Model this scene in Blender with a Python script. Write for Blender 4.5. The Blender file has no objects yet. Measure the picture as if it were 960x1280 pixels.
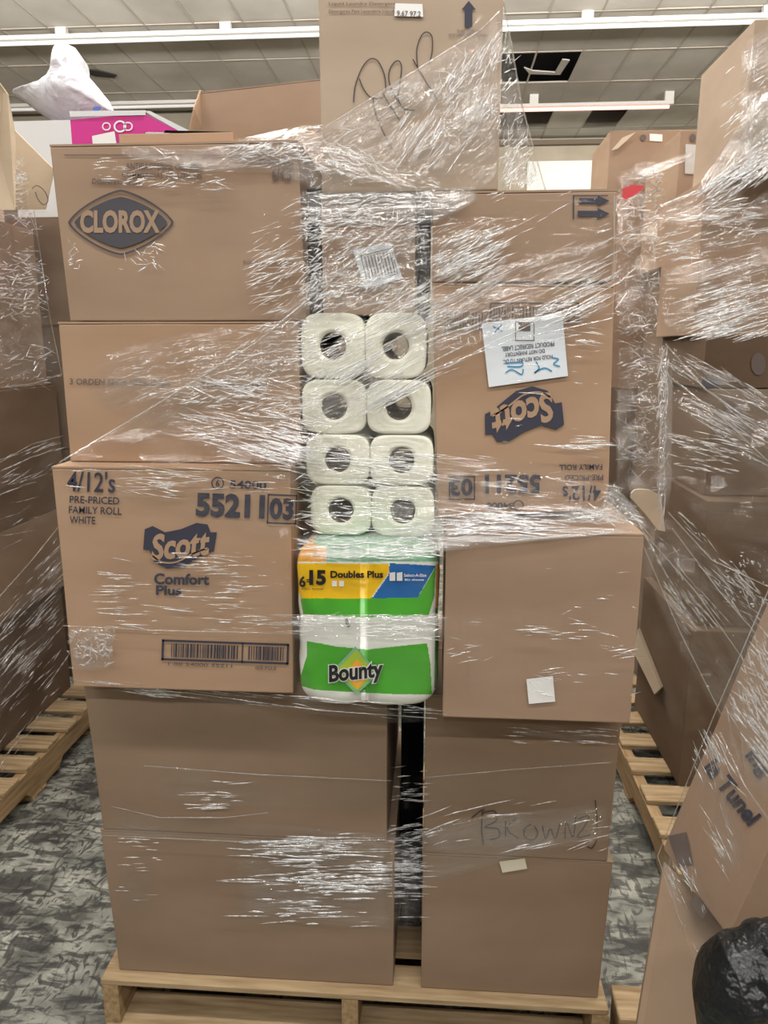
import bpy, bmesh, math, random
import numpy as np
from mathutils import Vector, noise
random.seed(7); rng = np.random.RandomState(5)
S = bpy.context.scene; COL = S.collection

# ------------------------------------------------------------------ camera
F = 950.0; PIT = math.radians(12.2); YAW = math.radians(4.15)
CAM = np.array([0, 0, 1.6])
hd = np.array([-math.sin(YAW), math.cos(YAW), 0]); zz = np.array([0, 0, 1.])
fw = hd * math.cos(PIT) - zz * math.sin(PIT)
rt = np.array([math.cos(YAW), math.sin(YAW), 0]); up = np.cross(rt, fw)
cd = bpy.data.cameras.new('camera'); cam = bpy.data.objects.new('camera', cd); COL.objects.link(cam)
cam.location = CAM; cam.rotation_euler = (math.pi / 2 - PIT, 0, YAW)
cd.sensor_fit = 'VERTICAL'; cd.sensor_height = 36; cd.lens = F / 1280 * 36; cd.clip_start = .05
S.camera = cam

# ------------------------------------------------------------------ world, ceiling lights, added fills, exposure
S.view_settings.view_transform = 'Standard'; S.view_settings.look = 'None'
S.view_settings.gamma = 1; S.view_settings.use_curve_mapping = False
S.view_settings.exposure = -0.35
S.cycles.transparent_max_bounces = 24
w = bpy.data.worlds.new('world'); S.world = w; w.use_nodes = True
w.node_tree.nodes['Background'].inputs[0].default_value = (.9, .95, 1, 1)
w.node_tree.nodes['Background'].inputs[1].default_value = .25
def area(n, loc, sx, sy, power, col, rot=(0, 0, 0)):
    l = bpy.data.lights.new(n, 'AREA'); l.shape = 'RECTANGLE'; l.size = sx; l.size_y = sy
    l.energy = power; l.color = col
    o = bpy.data.objects.new(n, l); COL.objects.link(o); o.location = loc; o.rotation_euler = rot
    return o
WARM = (1, .955, .90)
for (lx, ly, pw) in ((-2.6, .3, 70), (.3, .3, 80), (3.2, .3, 70), (-2.6, -2.0, 75), (.3, -2.0, 85), (3.2, -2.0, 75),
                     (-2.6, 2.7, 60), (.3, 2.7, 60), (3.2, 2.7, 60), (-1.5, 5.2, 80), (2.5, 5.2, 80), (.3, -4.2, 90)):
    area('ceiling_strip_light', (lx, ly, 4.25), 2.4, .16, pw, WARM)

area('far_wall_fill', (2.2, 10.6, 4.3), 2.4, .2, 20, WARM, (.5, 0, 0))  # added unseen fill that brightens the far wall and its panel
for lx in (-3.2, .4, 3.8):
    area('ceiling_fill', (lx, 4.3, 3.7), 2.4, .3, 400, WARM, (math.pi - .5, 0, 0))  # added upward fills with no fixture, lifting the ceiling brightness
# ------------------------------------------------------------------ pixel helpers (photo frame 960x1280)
def ray(x, y): return fw + rt * (x - 480) / F - up * (y - 640) / F
def PA(x, y, ax, v):
    d = ray(x, y); return Vector(CAM + d * (v - CAM[ax]) / d[ax])
def P(x, y, Y=1.5): return PA(x, y, 1, Y)
def on_plane(x, y, p0, n, off=.0):
    d = ray(x, y); n = np.array(n); p0 = np.array(p0)
    if d @ n > 0: n = -n
    p = p0 + n * off
    return Vector(CAM + d * ((p - CAM) @ n) / (d @ n))

# ------------------------------------------------------------------ materials
def newmat(n):
    m = bpy.data.materials.new(n); m.use_nodes = True
    return m, m.node_tree.nodes, m.node_tree.links, m.node_tree.nodes['Principled BSDF']
def sr(*c):
    f = lambda v: (v / 255 / 12.92) if v / 255 <= .04045 else ((v / 255 + .055) / 1.055) ** 2.4
    return tuple(f(v) for v in c) + (1,)
def plain(n, col, rough=.6, metal=0, spec=None):
    m, N, L, b = newmat(n); b.inputs['Base Color'].default_value = sr(*col)
    b.inputs['Roughness'].default_value = rough; b.inputs['Metallic'].default_value = metal
    if spec is not None: b.inputs['Specular IOR Level'].default_value = spec
    return m
def noisy(n, c1, c2, scale=6, rough=.75, stretch=(1, 1, 1), detail=5, lo=.3, hi=.7, bump=0., spec=.3, bdist=.002):
    m, N, L, b = newmat(n)
    tc = N.new('ShaderNodeTexCoord'); mp = N.new('ShaderNodeMapping'); mp.inputs['Scale'].default_value = stretch
    ns = N.new('ShaderNodeTexNoise'); ns.inputs['Scale'].default_value = scale; ns.inputs['Detail'].default_value = detail
    rp = N.new('ShaderNodeValToRGB'); rp.color_ramp.elements[0].color = sr(*c1); rp.color_ramp.elements[1].color = sr(*c2)
    rp.color_ramp.elements[0].position = lo; rp.color_ramp.elements[1].position = hi
    L.new(tc.outputs['Object'], mp.inputs[0]); L.new(mp.outputs[0], ns.inputs['Vector'])
    L.new(ns.outputs['Fac'], rp.inputs[0]); L.new(rp.outputs[0], b.inputs['Base Color'])
    b.inputs['Roughness'].default_value = rough; b.inputs['Specular IOR Level'].default_value = spec
    if bump:
        bp = N.new('ShaderNodeBump'); bp.inputs['Strength'].default_value = bump; bp.inputs['Distance'].default_value = bdist
        L.new(ns.outputs['Fac'], bp.inputs['Height']); L.new(bp.outputs[0], b.inputs['Normal'])
    return m
def cardboard(n, c, d=9):
    lo = tuple(max(0, v - d) for v in c); hi = tuple(min(255, v + d) for v in c)
    return noisy(n, lo, hi, 2.2, .82, (1, 1, 2.5), 6, .3, .7, .25, .25, .004)
K_light = cardboard('cardboard_light', (176, 158, 140))
K_tan = cardboard('cardboard_tan', (170, 142, 118))
K_mid = cardboard('cardboard_mid', (158, 134, 114))
K_dark = cardboard('cardboard_dark', (138, 118, 99))
K_pale = cardboard('cardboard_pale', (206, 190, 168))
K_grey = cardboard('cardboard_greyish', (122, 106, 92))
K_shaded = cardboard('cardboard_shaded_brown', (104, 86, 70))  # carton brown darkened to hold the shade of the side stacks
K_edge = plain('cardboard_cut_edge', (196, 170, 138), .85)
INK = plain('navy_print_ink', (54, 56, 72), .7)
INKC = plain('faded_logo_ink', (74, 72, 78), .8)
INK2 = plain('worn_print_ink', (104, 92, 88), .8)
MARK = plain('black_marker', (66, 56, 54), .6)
BLUEINK = plain('blue_marker', (40, 140, 190), .6)
WHITE = plain('white_paper', (232, 234, 234), .6)
PAPER = plain('label_paper', (222, 230, 238), .5)
TAPE = plain('packing_tape', (176, 150, 120), .25)
BLACK = plain('black_plastic', (16, 17, 20), .35)
BLACKM = plain('black_matte', (12, 12, 14), .9, 0, .1)
TISSUE = noisy('paper_towel', (236, 237, 220), (246, 247, 236), 40, .9, (1, 1, 1), 3, .3, .7, .3, .1, .001)
CORE = plain('cardboard_core', (92, 78, 66), .9)
WRAPW = plain('pack_white_film', (232, 236, 230), .22)
GREEN = plain('pack_green', (74, 172, 44), .25)
YELLOW = plain('pack_yellow', (246, 198, 28), .25)
ORANGE = plain('pack_orange', (240, 172, 60), .25)
BLUE = plain('pack_blue', (30, 104, 178), .25)
PALEG = plain('pack_pale_green', (126, 186, 150), .25)
TBLK = plain('pack_black_lettering', (18, 18, 18), .4)
PINK = plain('magenta_card', (200, 40, 140), .5)
CARTW = plain('white_carton', (214, 218, 222), .55)
WOOD = noisy('pallet_pine', (150, 122, 84), (196, 174, 136), 5, .8, (2, 12, 12), 7, .25, .75, .3, .2)
WOODX = noisy('pallet_pine_boards', (134, 110, 80), (190, 168, 134), 5, .8, (1.2, 14, 14), 7, .25, .75, .3, .2)
WOODY = noisy('pallet_pine_runner', (126, 102, 72), (180, 154, 118), 5, .8, (14, 1.2, 14), 7, .25, .75, .3, .2)

def film(n, fu=3, fv=80, dist=.004, rough=.1, haze=.12, crink=.5, fac=.2, mscale=5, mlo=.4, mhi=.62, base=.15):
    """clear stretch film: see-through, glossy, finely pleated along U"""
    m = bpy.data.materials.new(n); m.use_nodes = True; T = m.node_tree; N = T.nodes; L = T.links
    N.clear()
    out = N.new('ShaderNodeOutputMaterial')
    uv = N.new('ShaderNodeUVMap')
    def noi(sx, sy, sc, det=3, dis=0):
        mp = N.new('ShaderNodeMapping'); mp.inputs['Scale'].default_value = (sx, sy, 1)
        ns = N.new('ShaderNodeTexNoise'); ns.inputs['Scale'].default_value = sc; ns.inputs['Detail'].default_value = det
        ns.inputs['Distortion'].default_value = dis
        L.new(uv.outputs[0], mp.inputs[0]); L.new(mp.outputs[0], ns.inputs['Vector']); return ns.outputs['Fac']
    def math_(op, a, b=None):
        k = N.new('ShaderNodeMath'); k.operation = op
        for i, v in enumerate((a, b)):
            if v is None: continue
            if isinstance(v, (int, float)): k.inputs[i].default_value = v
            else: L.new(v, k.inputs[i])
        return k.outputs[0]
    st = noi(fu, fv, 1, 4, .12)
    cr = noi(1, 1.6, 45, 3, .8)
    mk = noi(1, 1.8, mscale, 3, .4)
    mr = N.new('ShaderNodeMapRange'); L.new(mk, mr.inputs[0])
    mr.inputs[1].default_value = mlo; mr.inputs[2].default_value = mhi; mr.inputs[3].default_value = base; mr.inputs[4].default_value = 1
    u2 = N.new('ShaderNodeUVMap'); u2.uv_map = 'edge'; uv.uv_map = 'UVMap'
    sp = N.new('ShaderNodeSeparateXYZ'); L.new(u2.outputs[0], sp.inputs[0])
    eg = math_('MULTIPLY', math_('MINIMUM', sp.outputs[0], 1.0), math_('MINIMUM', sp.outputs[1], 1.0))
    eg = math_('MINIMUM', math_('MULTIPLY', eg, math_('ADD', .6, math_('MULTIPLY', cr, 1.6))), 1.0)
    mask = math_('MULTIPLY', mr.outputs[0], eg)
    hgt = math_('MULTIPLY', math_('ADD', st, math_('MULTIPLY', cr, crink)), mask)
    bp = N.new('ShaderNodeBump'); bp.inputs['Strength'].default_value = 1; bp.inputs['Distance'].default_value = dist
    L.new(hgt, bp.inputs['Height'])
    gl = N.new('ShaderNodeBsdfAnisotropic') if False else N.new('ShaderNodeBsdfGlossy')
    gl.inputs['Roughness'].default_value = rough; gl.inputs['Color'].default_value = (1, 1, 1, 1)
    L.new(bp.outputs[0], gl.inputs['Normal'])
    tr = N.new('ShaderNodeBsdfTransparent'); tr.inputs[0].default_value = (.985, .985, .985, 1)
    df = N.new('ShaderNodeBsdfDiffuse'); df.inputs[0].default_value = (.8, .82, .84, 1)
    m1 = N.new('ShaderNodeMixShader'); m2 = N.new('ShaderNodeMixShader')
    pk = math_('MULTIPLY', math_('POWER', st, 2.0), mask)
    L.new(math_('MULTIPLY', pk, haze * 4), m1.inputs[0]); L.new(tr.outputs[0], m1.inputs[1]); L.new(df.outputs[0], m1.inputs[2])
    L.new(math_('ADD', math_('MULTIPLY', eg, fac * .25), math_('MULTIPLY', mask, fac * .75)), m2.inputs[0])
    L.new(m1.outputs[0], m2.inputs[1]); L.new(gl.outputs[0], m2.inputs[2])
    L.new(m2.outputs[0], out.inputs[0])
    return m
FM = film('stretch_film_pleated', 2.5, 90, .0052, .05, .045, .5, .14)
FM_S = film('stretch_film_strong', 3, 100, .0075, .05, .06, .5, .17, 7, .38, .6, .3)
FM_C = film('stretch_film_crinkled', 12, 40, .009, .06, .10, 1.4, .17, 8, .35, .62, .35)
FM_L = film('stretch_film_light', 2, 70, .004, .06, .015, .25, .08, 5, .47, .72, .05)
FM_W = film('stretch_film_bunched', 3, 60, .010, .08, .22, .8, .26, 8, .2, .5, .6)
FM_E = film('stretch_film_edge', 6, 60, .003, .15, .22, .6, .28, 20, .25, .5, .4)

# ------------------------------------------------------------------ object helpers
def tag(o, label=None, cat=None, group=None, kind=None):
    if label: o['label'] = label
    if cat: o['category'] = cat
    if group: o['group'] = group
    if kind: o['kind'] = kind
    return o
def mesh(name, verts, faces, mats, parent=None, smooth=False, mi=None, uvs=None, uv2=None):
    me = bpy.data.meshes.new(name); me.from_pydata([tuple(v) for v in verts], [], faces)
    for m in (mats if isinstance(mats, (list, tuple)) else [mats]): me.materials.append(m)
    if mi is not None: me.polygons.foreach_set('material_index', mi)
    if smooth: me.polygons.foreach_set('use_smooth', [True] * len(me.polygons))
    if uvs is not None:
        ul = me.uv_layers.new(name='UVMap')
        idx = np.empty(len(me.loops), dtype=np.int32); me.loops.foreach_get('vertex_index', idx)
        ul.data.foreach_set('uv', np.asarray(uvs, dtype=np.float32)[idx].ravel())
        if uv2 is not None:
            ul = me.uv_layers.new(name='edge'); ul.data.foreach_set('uv', np.asarray(uv2, dtype=np.float32)[idx].ravel())
    me.update()
    o = bpy.data.objects.new(name, me); COL.objects.link(o)
    if parent: o.parent = parent
    return o
def empty(name, loc=(0, 0, 0)):
    o = bpy.data.objects.new(name, None); COL.objects.link(o); o.location = loc; o.empty_display_size = .05
    return o
def bm_obj(name, bm, mats, parent=None, smooth=False):
    me = bpy.data.meshes.new(name); bm.to_mesh(me); bm.free()
    for m in (mats if isinstance(mats, (list, tuple)) else [mats]): me.materials.append(m)
    if smooth: me.polygons.foreach_set('use_smooth', [True] * len(me.polygons))
    o = bpy.data.objects.new(name, me); COL.objects.link(o)
    if parent: o.parent = parent
    return o
def hexa(name, c8, mats, parent=None, bevel=.004, cuts=6, wob=.0012, seed=0):
    """c8: front TL,TR,BR,BL then back TL,TR,BR,BL"""
    bm = bmesh.new(); vs = [bm.verts.new(v) for v in c8]
    for f in ((0, 3, 2, 1), (4, 5, 6, 7), (0, 1, 5, 4), (3, 7, 6, 2), (0, 4, 7, 3), (1, 2, 6, 5)):
        bm.faces.new([vs[i] for i in f])
    bmesh.ops.recalc_face_normals(bm, faces=bm.faces)
    if bevel: bmesh.ops.bevel(bm, geom=list(bm.edges), offset=bevel, segments=2, affect='EDGES', profile=.6)
    if cuts:
        big = [e for e in bm.edges if e.calc_length() > .08]
        bmesh.ops.subdivide_edges(bm, edges=big, cuts=cuts, use_grid_fill=True)
        bm.normal_update()
        for v in bm.verts:
            n = noise.noise(v.co * 5 + Vector((seed * 3.1, 0, 0)))
            v.co += v.normal * (n * wob - wob * .3)
    o = bm_obj(name, bm, mats, parent)
    return o
def boxbm(bm, x0, x1, y0, y1, z0, z1):
    vs = [bm.verts.new((x, y, z)) for x in (x0, x1) for y in (y0, y1) for z in (z0, z1)]
    for f in ((0, 1, 3, 2), (4, 6, 7, 5), (0, 4, 5, 1), (2, 3, 7, 6), (0, 2, 6, 4), (1, 5, 7, 3)):
        bm.faces.new([vs[i] for i in f])
    bmesh.ops.recalc_face_normals(bm, faces=bm.faces)
def plate(name, pts, thick, mat, parent=None, nrm=None):
    """closed polygon of world points given real thickness along its normal"""
    n = nrm or (pts[1] - pts[0]).cross(pts[2] - pts[0]).normalized()
    k = len(pts); vs = [p + n * thick / 2 for p in pts] + [p - n * thick / 2 for p in pts]
    fs = [list(range(k)), list(range(2 * k - 1, k - 1, -1))] + [[i, k + i, k + (i + 1) % k, (i + 1) % k] for i in range(k)]
    return mesh(name, vs, fs, mat, parent)

# ---- cartons
class Box: pass
def carton(label, x0, x1, z0, z1, Y, depth, mat, group=None, name='cardboard_box', Yr=None, tl=0, flaps=True, lean=(0, 0, 0, 0), dz=(0, 0, 0, 0)):
    """front face spans x0..x1 / z0..z1 at Y (Yr at its right end); lean/dz: x and z shifts of TL,TR,BR,BL"""
    Yr = Y if Yr is None else Yr
    ft = .004 if flaps else 0
    c = [Vector((x0 + lean[0], Y, z1 - ft + dz[0])), Vector((x1 + lean[1], Yr, z1 - ft + dz[1])),
         Vector((x1 + lean[2], Yr, z0 + dz[2])), Vector((x0 + lean[3], Y, z0 + dz[3]))]
    n = (c[1] - c[0]).cross(c[3] - c[0]).normalized()
    if n.y > 0: n = -n
    back = -n * depth
    org = (c[3] + c[2]) / 2
    root = hexa(name, [p - org for p in c] + [p + back - org for p in c], mat, None, .003, 6, .0012, random.random() * 9)
    root.location = org
    tag(root, label, 'box', group)
    if flaps:
        for a, b in ((0, .497), (.503, 1)):
            q0 = c[0] + back * a; q1 = c[1] + back * a; q2 = c[1] + back * b; q3 = c[0] + back * b
            lift = Vector((0, 0, ft))
            vs = [q - org + Vector((0, 0, .0003)) for q in (q0, q1, q2, q3)] + [q - org + lift for q in (q0, q1, q2, q3)]
            mesh('top_flap', vs, [(3, 2, 1, 0), (4, 5, 6, 7), (0, 1, 5, 4), (1, 2, 6, 5), (2, 3, 7, 6), (3, 0, 4, 7)], mat, root)
    B = Box(); B.o = root; B.p = np.array(c[3]); B.n = np.array(n); B.c = c; B.org = org
    FR.append((c, n))
    return B
FR = []
def on(B, x, y, off=.0025): return on_plane(x, y, B.p, B.n, off)
def decal(B, name, verts2, faces, mat, off=.0025, label=None):
    o = mesh(name, [on(B, x, y, off) - B.org for x, y in verts2], faces, mat, B.o)
    if label: o['label'] = label
    return o
_tc = {}
def text_mesh(s, bold=.0):
    k = (s, bold)
    if k in _tc: return _tc[k]
    cu = bpy.data.curves.new('t', 'FONT'); cu.body = s; cu.size = 1; cu.offset = bold; cu.resolution_u = 3
    o = bpy.data.objects.new('t', cu); COL.objects.link(o)
    dg = bpy.context.evaluated_depsgraph_get(); me = bpy.data.meshes.new_from_object(o.evaluated_get(dg))
    v = np.array([p.co[:2] for p in me.vertices]); f = [tuple(p.vertices) for p in me.polygons]
    bpy.data.objects.remove(o); bpy.data.curves.remove(cu); bpy.data.meshes.remove(me)
    mn = v.min(0); mx = v.max(0); v = (v - mn) / (mx - mn)
    _tc[k] = (v, f); return _tc[k]
def text2(s, cx, cy, w_, h_, ang=0, bold=.02, shear=0, arc=0):
    """letters fitted to a w x h pixel box centred at cx,cy; ang degrees counter-clockwise as seen"""
    v, f = text_mesh(s, bold); a = math.radians(ang); out = []
    for (x, y) in v:
        X = (x - .5) * w_ + shear * (y - .5) * h_; Y_ = (y - .5) * h_ + arc * math.sin((x) * 2 * math.pi) * h_
        out.append((cx + X * math.cos(a) - Y_ * math.sin(a), cy - (X * math.sin(a) + Y_ * math.cos(a))))
    return out, f
def stroke2(pts, wd, closed=False):
    """marker line as a ribbon with mitred joints"""
    p = [np.array(q, float) for q in pts]
    sm = []
    n = len(p)
    for i in range(n - 1):
        p0 = p[max(i - 1, 0)]; p1 = p[i]; p2 = p[i + 1]; p3 = p[min(i + 2, n - 1)]
        for k in range(6):
            t = k / 6
            sm.append(.5 * ((2 * p1) + (-p0 + p2) * t + (2 * p0 - 5 * p1 + 4 * p2 - p3) * t * t + (-p0 + 3 * p1 - 3 * p2 + p3) * t ** 3))
    sm.append(p[-1])
    V = []; Fc = []
    for i, q in enumerate(sm):
        d = sm[min(i + 1, len(sm) - 1)] - sm[max(i - 1, 0)]; l = np.hypot(*d) or 1; nrm = np.array([-d[1], d[0]]) / l * wd / 2
        V += [tuple(q + nrm), tuple(q - nrm)]
        if i: Fc.append((2 * i - 2, 2 * i - 1, 2 * i + 1, 2 * i))
    return V, Fc
def merge2(*lst):
    V = []; Fc = []
    for v, f in lst:
        k = len(V); V += list(v); Fc += [tuple(i + k for i in q) for q in f]
    return V, Fc
def rect2(x0, y0, x1, y1): return [(x0, y0), (x1, y0), (x1, y1), (x0, y1)], [(0, 1, 2, 3)]
def poly2(pts): return list(pts), [tuple(range(len(pts)))]
def frame2(x0, y0, x1, y1, t):
    return merge2(rect2(x0, y0, x1, y0 + t), rect2(x0, y1 - t, x1, y1), rect2(x0, y0, x0 + t, y1), rect2(x1 - t, y0, x1, y1))
def rot2(vf, cx, cy, ang):
    a = math.radians(ang); V = [(cx + (x - cx) * math.cos(a) + (y - cy) * math.sin(a), cy - (x - cx) * math.sin(a) + (y - cy) * math.cos(a)) for x, y in vf[0]]
    return V, vf[1]
def X_(px, py=700, Y=1.5): return P(px, py, Y).x

# ================================================================== THE ROOM
GREYC = noisy('concrete_floor', (70, 70, 66), (176, 178, 168), 5.5, .55, (1, 1, 1), 12, .38, .62, .15, .4)
def floor_mat():
    m, N, L, b = newmat('scuffed_concrete')
    tc = N.new('ShaderNodeTexCoord')
    def nz(sc, st, det, lo, hi, rot=0, dist=0):
        mp = N.new('ShaderNodeMapping'); mp.inputs['Scale'].default_value = st; mp.inputs['Rotation'].default_value = (0, 0, rot)
        ns = N.new('ShaderNodeTexNoise'); ns.inputs['Scale'].default_value = sc; ns.inputs['Detail'].default_value = det; ns.inputs['Distortion'].default_value = dist
        mr = N.new('ShaderNodeMapRange'); mr.inputs[1].default_value = lo; mr.inputs[2].default_value = hi
        L.new(tc.outputs['Object'], mp.inputs[0]); L.new(mp.outputs[0], ns.inputs['Vector']); L.new(ns.outputs['Fac'], mr.inputs[0]); return mr.outputs[0]
    a = nz(9, (1, 1, 1), 12, .35, .65, 0, .6)
    s1 = nz(11, (1, 2.6, 1), 12, .50, .60, .6, 1.5); s2 = nz(14, (2.2, .8, 1), 12, .53, .62, .3, 2); s3 = nz(5, (1, 3, 1), 10, .54, .60, 1.0, .8)
    def mx(f, c1, c2):
        k = N.new('ShaderNodeMix'); k.data_type = 'RGBA'; L.new(f, k.inputs[0])
        for i, c in ((6, c1), (7, c2)):
            if isinstance(c, tuple): k.inputs[i].default_value = c
            else: L.new(c, k.inputs[i])
        return k.outputs[2]
    c = mx(a, sr(92, 94, 88), sr(164, 166, 156))
    for s_ in (s1, s2, s3):
        k = N.new('ShaderNodeMath'); k.operation = 'MULTIPLY'; L.new(s_, k.inputs[0]); k.inputs[1].default_value = .8
        c = mx(k.outputs[0], c, sr(52, 52, 52))
    L.new(c, b.inputs['Base Color']); b.inputs['Roughness'].default_value = .5
    return m
bm = bmesh.new(); boxbm(bm, -8, 8, -6, 12, -.2, 0); tag(bm_obj('floor', bm, floor_mat()), kind='structure')
WALLM = noisy('painted_block_wall', (168, 158, 138), (184, 174, 156), 3, .8)
WALLD = noisy('olive_painted_wall', (128, 122, 108), (142, 136, 120), 3, .8)
def wall(n, x0, x1, y0, y1, z0, z1, m):
    bm = bmesh.new(); boxbm(bm, x0, x1, y0, y1, z0, z1); return tag(bm_obj(n, bm, m), kind='structure')
wall('wall_far', -1.0, 8, 11.8, 12, 0, 5.2, WALLM)
wall('wall_far_left', -8, -1.0, 10.15, 10.35, 0, 4.55, WALLD)
wall('wall_corner', -1.2, -1.0, 10.35, 12, 0, 4.5, WALLD)
wall('wall_left', -8.2, -8, -6, 12, 0, 5.2, WALLM)
wall('wall_right', 8, 8.2, -6, 12, 0, 5.2, WALLM)
wall('wall_back', -8, 8, -6.2, -6, 0, 5.2, WALLM)
# white panel high on the far wall
tag(bm_obj('trim_1', (lambda b: (boxbm(b, 1.2, 2.75, 11.74, 11.8, 3.5, 4.19), b)[1])(bmesh.new()), plain('white_wall_panel', (232, 238, 232), .5)), kind='structure')
tag(bm_obj('trim_2', (lambda b: (boxbm(b, -8, 8, 11.7, 11.8, 4.40, 4.46), b)[1])(bmesh.new()), plain('dark_wall_trim', (110, 98, 82), .6)), kind='structure')
# ceiling: tiles laid in a grid, some missing, dark void above
TILE = noisy('ceiling_tile', (172, 166, 156), (204, 199, 190), 1.1, .9, (1, 1, 1), 4, .3, .7, .2)
GRID = plain('ceiling_grid_bar', (168, 160, 148), .6)
cx, cy = .46, .92; XS = [i * cx for i in range(-18, 18)]; YS = [7.6 + cy * k for k in range(-15, 5)]
missing = {(1, 1), (2, 1), (2, 3), (4, 3), (1, 3)}
bt = bmesh.new(); bg = bmesh.new()
for i in range(-18, 17):
    for k in range(-15, 5):
        if (i, k) in missing: continue
        x0 = i * cx; y0 = 7.6 + cy * k
        s = .007; dz = random.uniform(-.003, .003)
        boxbm(bt, x0 + s, x0 + cx - s, y0 + s, min(y0 + cy - s, 11.99), 4.502 + dz, 4.52 + dz)
for x in XS: boxbm(bg, x - .009, x + .009, -6, 12, 4.497, 4.506)
for y in YS: boxbm(bg, -8, 8, y - .012, y + .012, 4.496, 4.507)
tag(bm_obj('ceiling', bt, TILE), kind='structure'); tag(bm_obj('trim_3', bg, GRID), kind='structure')
wall('ceiling_void', -8, 8, -6, 12, 5.1, 5.2, plain('dark_void', (40, 44, 54), .9))
# broken tile scraps at the openings
for n_, pts, lab in (('broken_ceiling_tile', [(655, 84), (662, 92), (700, 93), (712, 75), (703, 74), (694, 90), (666, 88)], 'broken white ceiling tile sagging around dark hole right of the tall carton'),
                ('torn_ceiling_tile', [(100, 86), (122, 88), (146, 94), (143, 97), (120, 95), (104, 90)], 'dark torn ceiling tile scrap hanging above the white plastic bag')):
    pw = [PA(x, y, 2, 4.488) for x, y in pts]
    o = plate(n_, pw, .012, TILE if n_[0] == 'b' else plain('dark_scrap', (44, 38, 36), .8), None, Vector((0, 0, 1)))
    tag(o, lab, 'ceiling tile')
# fluorescent fixtures
def fixture(xa, xb, y, z, lab, lit):
    t = empty('fluorescent_fixture', ((xa + xb) / 2, y, 4.5)); tag(t, lab, 'light fixture', 'ceiling strip fixtures'); L0 = t.location
    b = bmesh.new(); boxbm(b, xa - L0.x, xb - L0.x, -.04, .04, z - 4.5, z - 4.5 + .035)
    bm_obj('housing', b, FIXW, t)
    b = bmesh.new()
    n = 24; r = .019
    for e, xx in enumerate((xa, xb)):
        pass
    V = []; Fc = []
    for xx in (xa + .04, xb - .04):
        for k in range(n):
            a = 2 * math.pi * k / n; V.append((xx - L0.x, r * math.cos(a), z - 4.5 - .022 + r * math.sin(a)))
    Fc = [(k, (k + 1) % n, n + (k + 1) % n, n + k) for k in range(n)] + [tuple(range(n)), tuple(range(2 * n - 1, n - 1, -1))]
    b.free(); mesh('tube', V, Fc, TUBE_ON if lit else TUBE_OFF, t, True)
    x = xa + .5
    while x < xb:
        b = bmesh.new(); boxbm(b, x - L0.x - .05, x - L0.x + .05, -.03, .03, z - 4.5 + .036, -.001); bm_obj('bracket', b, FIXW, t); x += 1.55
    return t
FIXW = plain('fixture_white_enamel', (205, 203, 198), .4)
TUBE_OFF = plain('tube_unlit', (226, 226, 226), .2)
def emis(n, c, s):
    m, N, L, b = newmat(n); b.inputs['Base Color'].default_value = c; b.inputs['Emission Color'].default_value = c; b.inputs['Emission Strength'].default_value = s; return m
TUBE_ON = emis('tube_lit', (1, .52, .44, 1), 1.5)
fixture(-5.6, -.9, 7.6, 4.40, 'long white unlit fluorescent fixture on the ceiling left of the tall carton', 0)
fixture(-.8, 3.4, 7.6, 4.40, 'long white unlit fluorescent fixture on the ceiling right of the tall carton', 0)
fixture(.55, 2.65, 9.85, 4.36, 'glowing pinkish fluorescent tube fixture on the ceiling above the far wall', 1)
fixture(-5.9, -.9, 9.75, 4.46, 'thin white strip fixture where the ceiling meets the olive wall', 0)

# ================================================================== PALLETS
def pallet(label, x0, x1, y0, y1, along='Y', group=None):
    """stringer pallet; along = axis the stringers run"""
    t = empty('wooden_pallet', ((x0 + x1) / 2, (y0 + y1) / 2, 0)); tag(t, label, 'pallet', group)
    ox, oy = t.location.x, t.location.y
    def bd(n, a0, a1, b0, b1, z0, z1, m, ch=.003):
        b = bmesh.new(); boxbm(b, a0 - ox, a1 - ox, b0 - oy, b1 - oy, z0, z1)
        bmesh.ops.bevel(b, geom=list(b.edges), offset=ch, segments=1, affect='EDGES')
        o = bm_obj(n, b, m, t); return o
    for f in (0, .5, 1):
        xc = x0 + .02 + (x1 - x0 - .04) * f
        # notched stringer
        b = bmesh.new(); pr = [(0, .018), (.15, .018), (.18, .05), (.38, .05), (.41, .018), (.59, .018), (.62, .05), (.82, .05), (.85, .018), (1, .018), (1, .122), (0, .122)]
        Ln = y1 - y0
        v1 = [b.verts.new((xc - .019 - ox, y0 + u * Ln - oy, z)) for u, z in pr]; v2 = [b.verts.new((xc + .019 - ox, y0 + u * Ln - oy, z)) for u, z in pr]
        b.faces.new(v1); b.faces.new(v2[::-1])
        for i in range(len(pr)): b.faces.new((v1[i], v2[i], v2[(i + 1) % len(pr)], v1[(i + 1) % len(pr)]))
        bmesh.ops.recalc_face_normals(b, faces=b.faces); bm_obj('stringer', b, WOODY, t)
    n = 8; wdt = .095; gap = (y1 - y0 - n * wdt) / (n - 1)
    for i in range(n):
        ya = y0 + i * (wdt + gap); j = random.uniform(-.006, .006)
        bd('deck_board', x0 + j, x1 + j, ya, ya + wdt, .1222, .140, WOODX)
    for f in (0, .45, .92):
        bd('bottom_board', x0, x1, y0 + (y1 - y0 - .1) * f, y0 + (y1 - y0 - .1) * f + .1, .0, .0178, WOODX)
    return t
pallet('pine pallet under the main wrapped stack of cartons in the centre', -.778, .405, 1.472, 2.47)
pallet('pine pallet under the wrapped stack at left, its runner facing the aisle', -2.45, -1.44, 1.9, 3.02)
pallet('pine pallet under the wrapped stack right of the aisle, boards showing beyond its cartons', .70, 1.72, 1.95, 3.3)
pallet('pine pallet corner at the lower right beside the leaning brown panel', .425, 1.3, .55, 1.545)
pallet('pine pallet behind the main stack in the left background', -1.52, -.5, 3.06, 4.0)

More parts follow.
